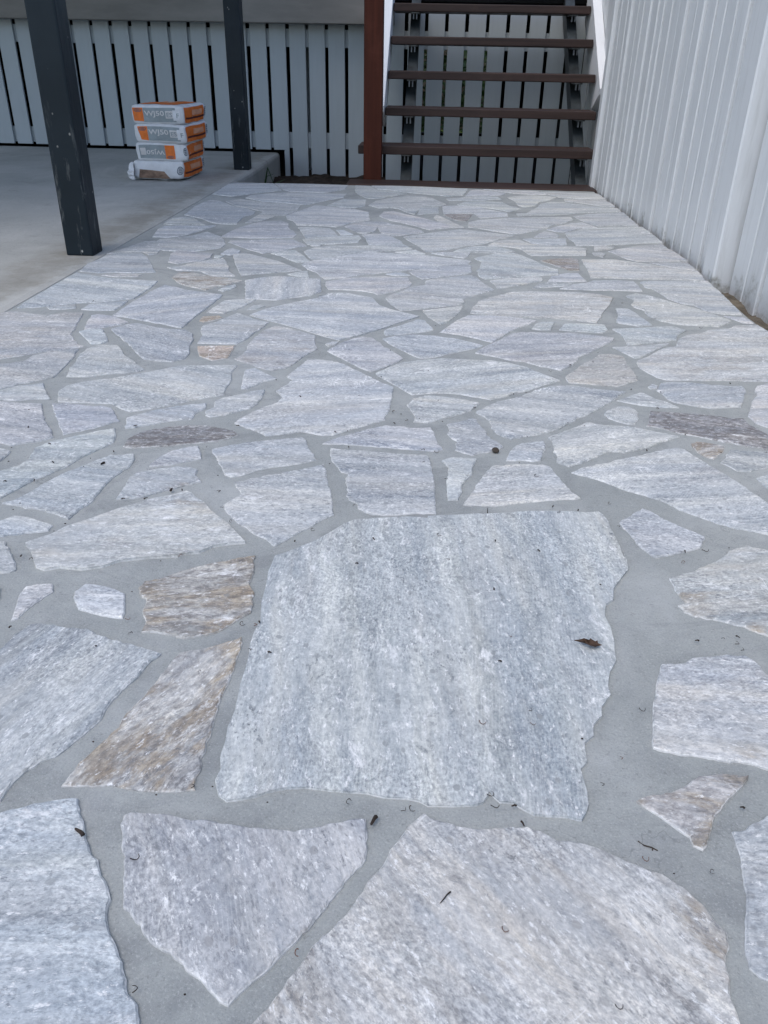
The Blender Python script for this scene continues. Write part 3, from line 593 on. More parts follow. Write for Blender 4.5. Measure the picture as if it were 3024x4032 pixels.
n|57,3785 128,3814 189,3825 215,3697 259,3720 340,3770 344,3861 272,3937 207,4017 133,4041 52,4008
d|98,3639 149,3602 167,3667 181,3776 133,3798 56,3762
n|155,3470 194,3453 264,3381 334,3344 385,3374 477,3493 507,3566 570,3621 619,3721 620,3786 559,3780 449,3755 339,3721 213,3652 159,3582
n|139,4050 197,4034 290,3965 358,3895 416,3980 403,4033 371,4064 345,4176 263,4201 166,4164 123,4077
n|83,4189 155,4210 265,4234 346,4278 333,4365 259,4360 170,4309 72,4240
n|-287,4529 -221,4504 -116,4431 -14,4383 85,4336 161,4394 193,4632 -17,4664 -216,4675 -328,4653
n|-391,4388 -349,4263 -313,4186 -265,4195 -197,4283 -127,4397 -205,4451 -284,4491 -334,4642 -414,4651
n|169,4360 273,4402 349,4416 386,4495 308,4572 232,4615 201,4561
n|341,4583 425,4507 524,4484 595,4498 563,4607 441,4622 272,4637
w|608,4494 658,4393 773,4380 878,4382 873,4566 666,4601 575,4593
w|660,4276 736,4221 818,4145 880,4137 879,4227 871,4347 770,4362 663,4343
w|381,4348 408,4228 414,4091 438,4039 496,4094 526,4217 583,4288 632,4394 589,4443 521,4452 422,4399
n|428,3860 383,3846 383,3785 456,3818 568,3843 690,3922 784,3956 878,3993 882,4085 805,4109 728,4172 643,4236 583,4233 527,4164 497,4044
n|648,3726 668,3652 701,3573 793,3603 878,3617 879,3797 882,3959 778,3920 704,3877 635,3815
n|504,3423 536,3409 589,3470 628,3527 692,3546 674,3593 648,3658 591,3618 524,3539 474,3460
n|537,3271 547,3211 545,3140 567,3136 653,3160 741,3192 812,3227 888,3243 891,3326 889,3443 886,3583 787,3570 694,3532 625,3506 597,3457 539,3394
n|500,3296 507,3331 490,3389 458,3411 434,3367 403,3281
n|383,3160 427,3142 440,3133 511,3146 527,3270 397,3245 393,3261 356,3235
w|290,3076 331,3044 346,2970 360,2934 392,2941 496,2952 553,2964 575,3076 542,3116 452,3117 385,3123 424,3121 376,3137 357,3175 342,3211 290,3203 241,3164 215,3094
w|597,3046 658,3088 687,3126 659,3147 610,3133
p|584,2969 609,2941 628,2996 612,3033 582,3007
w v|668,2987 689,2922 716,2890 827,2902 898,2922 893,3009 887,3106 879,3204 775,3165 699,3101 647,3049
w v|524,2797 520,2714 513,2616 586,2623 682,2622 798,2631 876,2641 884,2711 884,2760 803,2804 751,2844 696,2875 636,2907 575,2898 526,2891
p|800,2826 841,2795 889,2772 888,2820 887,2877 822,2879 753,2870
n|-1085,-715 -1085,-864 -1021,-835 -994,-726
p|-1085,886 -1085,653 -1068,657 -1036,735 -1068,884
n|-1085,1365 -1085,1223 -1074,1228 -1068,1349
n|-1085,1796 -1085,1756 -1076,1765
n|-1085,-1500 -902,-1500 -879,-1470 -880,-1469 -1085,-1426
n|-985,-1134 -1085,-1146 -1085,-1404 -882,-1446 -884,-1199
p|-1015,-860 -1085,-891 -1085,-1122 -996,-1111 -956,-940
n|-962,-713 -968,-719 -999,-842 -939,-923 -664,-928 -664,-927 -746,-736
n|-1085,-492 -1085,-684 -983,-697 -976,-689 -998,-524
n|-999,-155 -1085,-179 -1085,-465 -992,-499 -827,-348 -886,-195
n|-1085,146 -1085,-160 -1001,-136 -1032,132
n|-947,438 -1085,392 -1085,172 -1022,156 -833,284 -841,387
w|-1065,632 -1085,627 -1085,418 -966,458
n|-923,1001 -1040,893 -1009,746 -843,726 -791,963
n|-1069,1208 -1085,1201 -1085,910 -1062,906 -939,1021 -949,1062
p|-875,-1500 -813,-1500 -862,-1481
p|-746,-1500 -742,-1500 -530,-1432 -523,-1392 -706,-1103 -863,-1196 -861,-1450 -853,-1458
n|-673,-953 -933,-948 -971,-1112 -874,-1174 -712,-1077
w|-668,-619 -728,-726 -644,-922 -487,-909 -462,-676
p|-813,-374 -974,-521 -952,-683 -749,-704 -691,-603 -698,-433
n|-769,-96 -866,-181 -801,-352 -687,-409 -551,-355 -585,-132
p|-828,263 -1007,142 -975,-134 -881,-167 -779,-77 -733,169
w|-676,541 -822,384 -815,291 -711,187 -505,176 -392,407
n|-841,698 -1012,719 -1042,644 -936,457 -836,408 -700,554
n|-674,-1500 -474,-1500 -528,-1453
n|-440,-1500 -328,-1500 -251,-1491 -102,-1180 -102,-1180 -324,-1171 -501,-1396 -509,-1439
p|-470,-936 -643,-951 -684,-1086 -510,-1361 -352,-1160
n|-373,-610 -441,-671 -467,-910 -452,-916 -183,-800 -178,-756
w|-547,-380 -670,-428 -663,-589 -447,-649 -386,-594 -376,-414 -384,-403
w|-406,-1 -562,-123 -528,-355 -384,-375 -275,-121 -358,-23
n|-509,155 -707,166 -752,-74 -578,-108 -421,15
p|-214,-1500 -59,-1500 63,-1414 -21,-1225 -79,-1195 -223,-1495
p|-177,-823 -440,-936 -328,-1146 -101,-1156 -79,-956
n|-24,-609 -146,-747 -153,-809 -62,-933 87,-881 82,-643
n|-352,-428 -361,-583 -162,-732 -42,-595 -75,-482
n|-257,-132 -367,-385 -354,-403 -73,-457 9,-307 -46,-139
w|-5,165 -156,193 -339,-12 -257,-109 -46,-116 -36,-103
n|-19,-1500 187,-1500 187,-1498 79,-1431
n|215,-1147 8,-1224 90,-1410 199,-1478 200,-1478 363,-1237
w|99,-904 -55,-956 -78,-1169 -75,-1172 -15,-1203 202,-1122 223,-942
n|211,-628 108,-646 113,-883 232,-920 298,-878 294,-745
n|29,-328 -50,-474 -18,-587 96,-625 210,-605 311,-434 290,-381
p|134,-97 -11,-112 -24,-128 34,-306 283,-355 332,-229
w|110,247 26,172 -4,-86 134,-71 302,97 262,171
w|543,-1226 384,-1247 226,-1481 582,-1494 593,-1484 571,-1244
n|483,-951 316,-896 246,-941 223,-1126 376,-1219 530,-1199
n|573,-656 319,-745 323,-879 484,-931 639,-766 643,-732
n|328,-451 232,-614 310,-724 562,-636 519,-516
n|480,-117 360,-229 309,-359 338,-432 526,-496 610,-395 622,-192
n|321,77 162,-81 352,-207 469,-98 452,-16
n|512,383 291,176 329,107 462,13 674,245 662,278
n|669,-1500 875,-1500 875,-1211 823,-1168 599,-1244 620,-1481
n|845,-1024 652,-795 506,-949 555,-1201 588,-1222 815,-1146
n|875,-995 875,-647 875,-647 673,-737 668,-772 863,-1003
n|874,-476 627,-414 546,-512 588,-630 666,-713 860,-626
w|875,-448 875,-265 854,-181 774,-160 646,-193 633,-387
w|740,195 691,226 473,-12 491,-95 633,-170 760,-137
p|875,209 875,501 849,513 691,279 701,250 747,222
n|678,692 482,563 498,464 522,407 677,298 831,527 827,541
w|875,603 875,794 746,911 730,898 694,712 841,562
w|875,-1180 875,-1030 866,-1036 838,-1150
n|875,-152 875,180 766,191 787,-140 862,-160
n|875,529 875,559 859,540 860,536
n|875,827 875,966 776,942 765,927
p|875,990 875,1225 740,1134 778,968"""
for idx, line in enumerate(STONES.strip().splitlines()):
    fl, pts = line.split('|')
    build_stone(idx, fl, [tuple(int(v) / 1000 for v in q.split(',')) for q in pts.split()])

# ------------------------------------------------------------------ right hand timber wall
def board_mesh(w, h, d, seed):
    # chamfered upright board, face toward -X, slightly wavy worn arrises; local origin at its foot, Y along the wall
    rng = random.Random(seed); ns = 14; V, F = [], []
    tw = rng.uniform(-.0018, .0018); prof = [(d, 0), (.003 + tw, 0), (tw, .0035), (-tw, w - .0035), (.003 - tw, w), (d, w)]
    for k in range(ns + 1):
        z = h * k / ns
        for i, (x, y) in enumerate(prof):
            jx = .0012 * noise.noise(Vector((seed * 3.1, z * 5, i))) if 0 < i < 5 else 0
            jy = .0014 * noise.noise(Vector((seed * 1.7, z * 8, i + 9))) if 0 < i < 5 else 0
            V.append((x + jx, y + jy, z))
    n = len(prof)
    for k in range(ns):
        for i in range(n - 1): F.append((k * n + i, (k + 1) * n + i, (k + 1) * n + i + 1, k * n + i + 1))
    F.append(tuple(range(n))); F.append(tuple(ns * n + i for i in range(n))[::-1])
    me = mesh("board", V, F)
    me.materials.append(M['wall']); me.materials.append(M['edge'])
    for p in me.polygons:
        if len(p.vertices) == 4 and abs(p.normal.x) < .95 and abs(p.normal.z) < .2 and abs(p.normal.x) > .2: p.material_index = 1
    return me
def wall():
    root = empty("timber_wall", (.9, 2.7, -.07))
    tag(root, "tall white painted wall of upright boards right of the stone paving", "wall")
    H = 1.3
    def put(name, me, x, y, rz=0, z=-.07, mat=None):
        o = link(name, me, mat, root); o.location = (x - .9, y - 2.7, z + .07); o.rotation_euler[2] = rz; return o
    x0, y0, x1, y1 = .887, 4.80, .925, 2.765
    n = 18; ang = math.atan2(-(x1 - x0), (y0 - y1))  # wall runs very slightly out of square
    L = math.hypot(x1 - x0, y1 - y0); pitch = L / n
    rng = random.Random(8)
    cuts = [0.] + [(i + rng.uniform(-.11, .11)) / n for i in range(1, n)] + [1.]
    for i in range(n):
        t = cuts[i + 1]
        put("board", board_mesh((t - cuts[i]) * L - rng.uniform(.0025, .0095), H, .02, i + 1), x0 + (x1 - x0) * t + rng.uniform(-.005, .003), y0 + (y1 - y0) * t, -ang * -1, -.055 + rng.uniform(-.006, .006))
    # backing seen in the open joints
    box("backing_board", (x1 - .9 + .016, x1 - .9 + .05, y1 - 2.7, y0 - 2.7 + .06, 0.02, H), M['bearer'], root, 0)
    # corner trim at the far end, stud post at the near end
    bm = bmesh.new(); box_bm(bm, .872 - .9, .96 - .9, 4.803 - 2.7, 4.875 - 2.7, .03, H, .004); bm_obj("corner_trim", bm, M['wall'], root)
    bm = bmesh.new(); box_bm(bm, .897 - .9, .99 - .9, 2.64 - 2.7, 2.755 - 2.7, .02, H, .005)
    bm_obj("wall_post", bm, M['wall'], root)
    # boards nearer than the post, set back
    for i in range(34):
        put("board", board_mesh(.113, H, .02, i + 50), .952 + rng.uniform(-.006, .004), 2.62 - .118 * (i + 1), 0, -.06 + rng.uniform(-.006, .006))
    box("backing_board", (.975 - .9, 1.0 - .9, -1.5 - 2.7, 2.63 - 2.7, .02, H), M['bearer'], root, 0)
    # boards beyond the corner, beside the stair
    for i in range(12):
        put("board", board_mesh(.118, H, .02, i + 100), 1.003 + rng.uniform(-.012, .004), 4.90 + .123 * i, 0, -.19)
    box("backing_board", (1.02 - .9, 1.05 - .9, 4.88 - 2.7, 6.42 - 2.7, -.12, H), M['bearer'], root, 0)
wall()

# ------------------------------------------------------------------ batten fence under the house
YF = 6.35
def fence():
    root = empty("batten_fence", (-1.1, YF, 0))
    tag(root, "pale grey upright batten screen closing the dark space under the house", "fence")
    pitch, gap = .1362, .0235
    rng = random.Random(4)
    k0 = -.628
    i = -32
    while True:
        xa = k0 + pitch * i + gap / 2; xb = k0 + pitch * (i + 1) - gap / 2
        if xa > .98: break
        zb = .016 if xb < -1.1 else -.20
        if xa < -1.1 < xb:  # the batten by the slab end is notched round it
            xa2 = -1.085
            bm = bmesh.new(); box_bm(bm, xa + 1.1, xb + 1.1, 0, .018, .016, .93, .002)
            box_bm(bm, xa2 + 1.1, xb + 1.1, .0, .018, -.20, .0155, .002); bm_obj("slat", bm, M['batten'], root)
        else:
            d = rng.uniform(0, .004)
            bm = bmesh.new(); box_bm(bm, xa + 1.1 + rng.uniform(-.002, .002), min(xb, .99) + 1.1 + rng.uniform(-.002, .002), d, .018 + d, zb, .93, .002); bm_obj("slat", bm, M['batten'], root)
        i += 1
    box("rail", (-4, 2.08, .024, .06, .667, .775), M['batten'], root, .002)
    box("rail", (-4, 2.08, .024, .06, .028, .132), M['batten'], root, .002)
fence()

# ------------------------------------------------------------------ house above and dark space below it
def house():
    root = empty("house", (0, 6.3, 0))
    tag(root, "raised house floor and beam above the pale batten screen", "house")
    y = lambda v: v - 6.3
    box("bearer", (-5.2, -.30, y(6.20), y(6.33), .802, 1.10), M['bearer'], root, .004)
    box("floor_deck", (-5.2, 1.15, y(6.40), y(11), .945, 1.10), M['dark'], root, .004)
    box("deck_edge", (-.295, 1.0, y(6.34), y(6.398), 1.0, 1.10), M['tread'], root, .003)
    box("wall_panel", (-5.2, -.35, y(6.36), y(6.48), 1.102, 3.4), M['batten'], root, .004)
    box("wall_panel", (-.348, -.25, y(6.5), y(11), 1.102, 3.4), M['batten'], root, .004)
    box("ceiling", (-5.2, -.30, y(6.0), y(11), 3.402, 3.5), M['roof'], root, .004)
    # underfloor enclosure with one low opening to the garden
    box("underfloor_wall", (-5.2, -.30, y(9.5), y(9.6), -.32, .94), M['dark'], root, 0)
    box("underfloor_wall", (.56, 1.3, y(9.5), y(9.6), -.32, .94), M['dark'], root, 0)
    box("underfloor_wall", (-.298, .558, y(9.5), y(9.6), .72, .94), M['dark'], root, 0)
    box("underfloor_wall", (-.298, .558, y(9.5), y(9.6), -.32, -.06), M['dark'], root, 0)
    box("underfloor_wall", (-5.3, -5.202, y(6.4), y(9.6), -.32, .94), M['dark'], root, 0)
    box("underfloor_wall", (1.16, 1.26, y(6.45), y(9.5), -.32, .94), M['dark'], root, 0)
house()
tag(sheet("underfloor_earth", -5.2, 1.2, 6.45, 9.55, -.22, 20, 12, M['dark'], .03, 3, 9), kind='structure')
st = box("house_stump", (-.985, -.90, 6.62, 6.70, -.3, .94), M['batten'], None, .004)
tag(st, "pale square stump seen through the gap right of the slab end", "stump")

# garden glimpsed through the gaps
def shrub(x, y, z, s, seed, label):
    root = empty("garden_shrub", (x, y, z)); tag(root, label, "shrub", "shrubs seen through the batten gaps")
    rng = random.Random(seed); bm = bmesh.new()
    for k in range(5):
        a = rng.uniform(0, 6.28); tube_bm(bm, [(0, 0, 0), (.1 * math.cos(a), .1 * math.sin(a), .4 * s), (.35 * s * math.cos(a), .35 * s * math.sin(a), .9 * s)], .018, 5, .3)
    bm_obj("stem", bm, M['bark'], root)
    V, F = [], []
    for k in range(2200):
        d = Vector((rng.gauss(0, .36), rng.gauss(0, .36), rng.uniform(.05, 1.15))) * s; a = Vector((rng.uniform(-1, 1), rng.uniform(-1, 1), rng.uniform(-.4, .4))).normalized(); b = a.cross(Vector((rng.uniform(-1, 1), rng.uniform(-1, 1), rng.uniform(-1, 1)))).normalized()
        l = rng.uniform(.03, .06); i = len(V); V += [d - a * l, d + b * l * .45, d + a * l, d - b * l * .45]; F.append((i, i + 1, i + 2, i + 3))
    link("foliage", mesh("foliage", V, F), M['green'], root)
shrub(-.05, 12.2, -.3, 1.25, 1, "leafy green shrub glimpsed through the left batten gaps under the stairs")
shrub(.55, 12.4, -.3, 1.15, 2, "leafy green shrub glimpsed through the middle batten gaps under the stairs")

gf = empty("sky_screen", (.3, 14, -.32)); tag(gf, "added dark board screen hiding the sky beyond the shrubs", "fence")  # added board screen, keeps bright sky from showing between the leaves
for k in range(22):
    bm = bmesh.new(); box_bm(bm, -1.6 + k * .145, -1.6 + k * .145 + .142, 0, .02, 0, 1.9, .002); bm_obj("paling", bm, M['bark'], gf)

# ------------------------------------------------------------------ patio roof and its steel posts
def roof():
    root = empty("patio_roof", (-3.1, 3, 2.45)); tag(root, "flat patio roof on dark steel posts above the concrete slab", "roof")
    box("roof_sheet", (-2.3, 2.0, -.9, 3.15, .08, .12), M['roof'], root, .003)
    box("edge_beam", (1.9, 1.995, -.9, 3.15, -.10, .078), M['post'], root, .003)
roof()
def steel_post(y, x, label):
    w = .092
    root = box("steel_post", (-w / 2, w / 2, -w / 2, w / 2, 0, 2.35), M['post'], None, .006, 2); root.location = (x, y, -.004)
    tag(root, label, "post", "dark steel posts along the slab edge")
steel_post(2.765, -1.172, "near dark steel post at the edge of the concrete slab, scuffed at its foot")
steel_post(5.285, -1.165, "far dark steel post on the slab corner behind the stacked bags")

# ------------------------------------------------------------------ stairs
def stairs():
    root = empty("staircase", (.31, 4.9, 0)); tag(root, "open staircase of dark hardwood treads on steel stringers with white sides", "stairs")
    X, Y = lambda v: v - .31, lambda v: v - 4.9
    z0, r, g_ = .172, .1855, .25
    rights = (.907, .927, .938, .94, .942)
    for i in range(5):
        z = z0 + r * i; y = 4.98 + g_ * i
        bm = bmesh.new(); box_bm(bm, X(-.43 if i == 0 else -.292), X(rights[i]), Y(y), Y(y + .24), z - .045, z, .005, 2)
        bm_obj("tread", bm, M['tread'], root)
    box("ground_board", (X(-.47), X(.884), Y(4.67), Y(4.90), -.03, .004), M['tread'], root, .004)
    sl = r / g_
    for xa, xb in ((-.185, -.125), (.815, .875)):
        V = []
        for y in (4.93, 6.33):
            zt = z0 - .045 + sl * (y - 5.1) - .035
            for x in (xa, xb): V += [(X(x), Y(y), zt - .13), (X(x), Y(y), zt)]
        F = [(0, 1, 3, 2), (4, 6, 7, 5), (0, 4, 5, 1), (2, 3, 7, 6), (1, 5, 7, 3), (0, 2, 6, 4)]
        link("stringer", mesh("stringer", V, F), M['steel'], root)
        for i in range(5):
            z = z0 + r * i - .0455; y = 4.98 + g_ * i
            bm = bmesh.new(); box_bm(bm, X(xa + .004), X(xb - .004), Y(y + .03), Y(y + .2), z - .008, z, .001)
            for q in (.02, .04): box_bm(bm, X(xa + q - .004), X(xa + q + .004), Y(y + .028), Y(y + .045), z - .04, z - .0085, .001)
            bm_obj("bracket", bm, M['zinc'], root)
    # white raked side boards: broad flat tops along the line of the nosings
    for xa, xb, y0, y1 in ((-.372, -.297, 5.20, 6.2), (.946, 1.0, 5.345, 6.2)):
        zt = lambda y: z0 + sl * (y - 4.98) + .03
        prof = [(y0, zt(y0) - .03), (y0 - .012, zt(y0)), (y1, zt(y1)), (y1, zt(y1) - .27), (y0 + .2, zt(y0) - .12)]
        n = len(prof); V = [(X(x), Y(y), z) for x in (xa, xb) for y, z in prof]
        F = [tuple(range(n)), tuple(range(2 * n - 1, n - 1, -1))] + [(i, i + n, (i + 1) % n + n, (i + 1) % n) for i in range(n)]
        link("side_board", mesh("side_board", V, F), M['panel'], root)
stairs()
nw = box("stair_post", (-.05, .05, 0, .095, -.02, 2.1), M['newel'], None, .004, 2); nw.location = (-.341, 4.885, .0)
tag(nw, "red brown hardwood post standing at the foot of the stairs", "post")

# ------------------------------------------------------------------ bags of grout mix
def text_mesh(s, size):
    cu = bpy.data.curves.new("lettering", 'FONT'); cu.body = s; cu.size = size; cu.align_x = 'CENTER'; cu.align_y = 'CENTER'; cu.resolution_u = 3; cu.offset = .018
    o = bpy.data.objects.new("lettering", cu); COL.objects.link(o)
    dg = bpy.context.evaluated_depsgraph_get(); me = bpy.data.meshes.new_from_object(o.evaluated_get(dg))
    bpy.data.objects.remove(o); return me
TXT = {s: text_mesh(s, 1.0) for s in ("WJ50", "ES", "F")}
def make_bag(loc, rz, seed, label, art):
    w, d, h, rr = .276, .405, .101, .014
    root = empty("cement_bag", loc, rz); tag(root, label, "bag", "stacked bags on the slab")
    def D(p, face=None, off=0.):
        p = Vector(p); lim = Vector((w / 2 - rr, d / 2 - rr, h / 2 - rr))
        inn = Vector([max(-l, min(l, c)) for c, l in zip(p, lim)]); dr = p - inn
        dr = dr.normalized() if dr.length > 1e-9 else Vector((0, 0, 0))
        q = inn + dr * (rr + off)
        ux, uy = q.x / (w / 2), q.y / (d / 2)
        q.z *= 1 - .07 * abs(ux) ** 3 - .06 * abs(uy) ** 4
        blg = 1 - (p.z / (h / 2)) ** 2
        q.x += .004 * blg * (1 if ux > 0 else -1) * min(1, abs(ux) ** 6); q.y += .003 * blg * (1 if uy > 0 else -1) * min(1, abs(uy) ** 6)
        q.z += .005 * noise.noise(Vector((q.x * 7, q.y * 7, seed * 3.3)))
        q.y += .006 * noise.noise(Vector((q.x * 9, q.z * 14, seed * 5.1 + 4)))
        q.x += .008 * noise.noise(Vector((q.y * 9, q.z * 14, seed * 2.7 + 8)))
        cr = noise.noise(Vector((q.x * 34, q.y * 34, q.z * 40 + seed * 7)))
        q += dr * (.0030 * cr - .005 * abs(noise.noise(Vector((q.x * 13 + q.z * 9, q.y * 13, seed * 4.)))))
        q.z += h / 2; return q
    # body: six gridded faces, welded
    bm = bmesh.new(); nx, ny, nz = 22, 28, 10
    def grid(f, a, b):
        vs = [[bm.verts.new(f(i / a * 2 - 1, j / b * 2 - 1)) for j in range(b + 1)] for i in range(a + 1)]
        for i in range(a):
            for j in range(b): bm.faces.new((vs[i][j], vs[i + 1][j], vs[i + 1][j + 1], vs[i][j + 1]))
    for s in (-1, 1):
        grid(lambda a, b: D((a * w / 2, b * d / 2, s * h / 2)), nx, ny)
        grid(lambda a, b: D((a * w / 2, s * d / 2, b * h / 2)), nx, nz)
        grid(lambda a, b: D((s * w / 2, a * d / 2, b * h / 2)), ny, nz)
    bmesh.ops.remove_doubles(bm, verts=bm.verts, dist=1e-5); bmesh.ops.recalc_face_normals(bm, faces=bm.faces)
    bm_obj("sack", bm, M['paper'], root, True)
    PL = dict(front=lambda u, v: (u, -d / 2, v), right=lambda u, v: (w / 2, u, v), top=lambda u, v: (u, v, h / 2))
    def patch(name, face, pts, mat, off, n=12):
        # pts: quad (u, v) corners in metres on that face
        a, b, c, e = [Vector(p) for p in pts]; V, F = [], []
        for i in range(n + 1):
            for j in range(n + 1):
                s_, t_ = i / n, j / n; q = a.lerp(b, s_).lerp(e.lerp(c, s_), t_); V.append(D(PL[face](q.x, q.y), face, off))
        for i in range(n):
            for j in range(n):
                k = i * (n + 1) + j; F.append((k, k + n + 1, k + n + 2, k + 1))
        return link(name, mesh(name, V, F), mat, root, True)
    def rect(u0, u1, v0, v1): return [(u0, v0), (u1, v0), (u1, v1), (u0, v1)]
    def text(s, face, u, v, size, mat, off, flip=False, sx=1.0):
        me = TXT[s].copy(); bm = bmesh.new(); bm.from_mesh(me); bmesh.ops.triangulate(bm, faces=bm.faces)
        k = -1 if flip else 1; xs = [q.co.x for q in bm.verts]; ys = [q.co.y for q in bm.verts]; mx, wx = (max(xs) + min(xs)) / 2, max(xs) - min(xs); my, wy = (max(ys) + min(ys)) / 2, max(ys) - min(ys)
        for vv in bm.verts:
            a, b = (vv.co.x - mx) / wx * sx * k + u, (vv.co.y - my) / wy * size * k + v; vv.co = D(PL[face](a, b), face, off)
        me.materials.clear(); bm.to_mesh(me); bm.free(); link("lettering", me, mat, root)
    def ring(name, face, u, v, a, b, mat, off):
        V, F = [], []; n = 28
        for k in range(n):
            t = 2 * math.pi * k / n
            for f in (1, .8): V.append(D(PL[face](u + a * f * math.cos(t), v + b * f * math.sin(t)), face, off))
        for k in range(n): j = (k + 1) % n; F.append((2 * k, 2 * j, 2 * j + 1, 2 * k + 1))
        for q in (-.45, 0, .45):
            i = len(V); hw = a * .55 * (1 - .3 * abs(q))
            for (p1, p2) in ((-hw, q * b - b * .12), (hw, q * b - b * .12), (hw, q * b + b * .12), (-hw, q * b + b * .12)): V.append(D(PL[face](u + p1, v + p2), face, off))
            F.append((i, i + 1, i + 2, i + 3))
        link(name, mesh(name, V, F), mat, root)
    art(patch, rect, text, ring, D, root)
    return root
def art_end(patch, rect, text, ring, shift=0.):
    patch("end_panel", 'right', rect(-.19, .155, -.041, .040), M['orange'], .0015)
    patch("stripe", 'right', rect(-.175, .150, -.022, -.012), M['maroon'], .0028)
    patch("product_label", 'right', rect(-.07, .11, -.004, .024), M['peach'], .0028)
    ring("emblem", 'right', .178, .006, .016, .026, M['navy'], .003)
def art1(patch, rect, text, ring, D, root, o=0., slant=0.):
    patch("orange_block", 'front', [(-.128 + o + slant, -.034), (-.077 + o, -.034 + slant * -.3), (-.077 + o, .036), (-.130 + o, .036)], M['orange'], .0015)
    patch("grey_panel", 'front', [(-.076 + o, -.037), (.098 + o, -.037), (.098 + o, .036), (-.076 + o, .036)], M['grey'], .0015)
    ring("emblem", 'front', -.103 + o, .023, .02, .010, M['navy'], .003)
    text("WJ50", 'front', -.017 + o, .004, .034, M['pale'], .0032, sx=.108)
    patch("pale_box", 'front', rect(.045 + o, .084 + o, -.018, .020), M['pale'], .0028)
    text("ES", 'front', .066 + o, .0, .024, M['grey'], .0042, sx=.030)
    patch("white_box", 'front', rect(.084 + o, .120 + o, -.030, .024), M['paper'], .0030)
    text("F", 'front', .108 + o, -.004, .024, M['grey'], .0042, sx=.013)
    art_end(patch, rect, text, ring)
def art_top(patch, rect, text, ring, D, root):
    art1(patch, rect, text, ring, D, root)
    patch("top_panel", 'top', [(-.115, -.15), (.09, -.185), (.115, .16), (-.10, .17)], M['orange'], .0018, 18)
    patch("product_label", 'top', [(-.03, -.02), (.04, -.03), (.05, .07), (-.02, .08)], M['peach'], .0032)
def art2(patch, rect, text, ring, D, root): art1(patch, rect, text, ring, D, root, .012, .012)
def art3(patch, rect, text, ring, D, root):
    patch("grey_panel", 'front', rect(-.118, .02, -.036, .036), M['grey'], .0015)
    patch("orange_block", 'front', rect(.0205, .072, -.036, .036), M['orange'], .0015)
    patch("pale_box", 'front', rect(-.112, -.084, -.018, .020), M['pale'], .0028)
    text("WJ50", 'front', -.032, .0, .030, M['pale'], .0032, True, .098)
    ring("emblem", 'front', .047, -.026, .018, .008, M['navy'], .003)
    ring("emblem", 'front', .128, .004, .010, .022, M['navy'], .003)
    art_end(patch, rect, text, ring)
def art4(patch, rect, text, ring, D, root):
    patch("torn_strip", 'front', [(-.105, -.045), (.068, -.045), (.035, -.004), (-.10, .004)], M['tear'], .0012)
    ring("emblem", 'front', .122, -.002, .016, .024, M['navy'], .003)
    art_end(patch, rect, text, ring)
    # crumpled open mouth of the sack at its left end
    rng = random.Random(6)
    for cx_, cy_, h_ in ((-.134, -.197, .086), (-.128, -.212, .060)):
        V, F = [], []
        for i in range(8):
            for j in range(6):
                a = math.pi * (.62 + .9 * j / 5); r_ = (.012 + .020 * math.sin(math.pi * min(1, (i + 1.2) / 8))) * rng.uniform(.75, 1.25)
                V.append((cx_ + r_ * math.cos(a) * 1.15, cy_ + r_ * math.sin(a) * .8 - .002, .002 + h_ * i / 7 + rng.uniform(-.003, .003) * (i > 0)))
        for i in range(7):
            for j in range(5): k = i * 6 + j; F.append((k, k + 6, k + 7, k + 1))
        o = link("torn_flap", mesh("torn_flap", V, F), M['paper'], root)
        so = o.modifiers.new("thickness", 'SOLIDIFY'); so.thickness = .002
    V, F = [], []
    for i in range(9):
        x = -.03 + .02 * i; V += [(x, -.205, .001), (x + .006, -.228 + rng.uniform(-.008, .012), .003 + rng.uniform(0, .004))]
    for i in range(8): F.append((2 * i, 2 * i + 1, 2 * i + 3, 2 * i + 2))
    link("torn_flap", mesh("torn_flap", V, F), M['paper'], root)
bx, by = -1.502, 4.855
make_bag((-1.487, by, -.001), R_(-1), 4, "torn white cement bag with brown paper showing, bottom of the stack", art4)
make_bag((-1.470, by + .006, .0895), R_(1.5), 3, "cement bag lying upside down, third from the top of the stack", art3)
make_bag((-1.450, by - .002, .180), R_(-2), 2, "cement bag with a creased orange block, second from the top of the stack", art2)
make_bag((-1.456, by, .2705), R_(-1.5), 1, "white cement bag with an orange top panel, uppermost of the stack", art_top)

# ------------------------------------------------------------------ leaf, pebble, twig and plant litter
def litter_bm(bm, x, y, kind, near, rng):
    z = .0022 if near else .002; a = rng.uniform(0, 6.28); s = rng.uniform(.8, 1.25) * (.52 if near else .62)
    if kind == 'p':
        r = bmesh.ops.create_icosphere(bm, subdivisions=1, radius=.0017 * s)
        for v in r['verts']: v.co = Vector((v.co.x * 1.35, v.co.y, v.co.z * .7)) + Vector((x, y, z))
    elif kind == 'c':
        n = 7; r0 = .0042 * s; sp = rng.uniform(2.6, 4.6); pts = []
        for k in range(n + 1):
            t = a + sp * k / n; rr = r0 * (1 + .25 * k / n)
            pts.append((x + rr * math.cos(t) + .0025 * s * k / n, y + rr * math.sin(t), z + .0008 * math.sin(k)))
        tube_bm(bm, pts, .00075 * s, 5, .6)
    else:
        L = {'s': .0085, 'S': .017, 'L': .026}[kind] * s; wd = {'s': .0011, 'S': .0021, 'L': .0007}[kind]
        dx, dy = math.cos(a) * L / 2, math.sin(a) * L / 2
        tube_bm(bm, [(x - dx, y - dy, z), (x - dx * .3, y - dy * .3 + .0006, z + .0006), (x + dx * .4, y + dy * .4, z + .0005), (x + dx, y + dy, z)], wd, 5, .55)
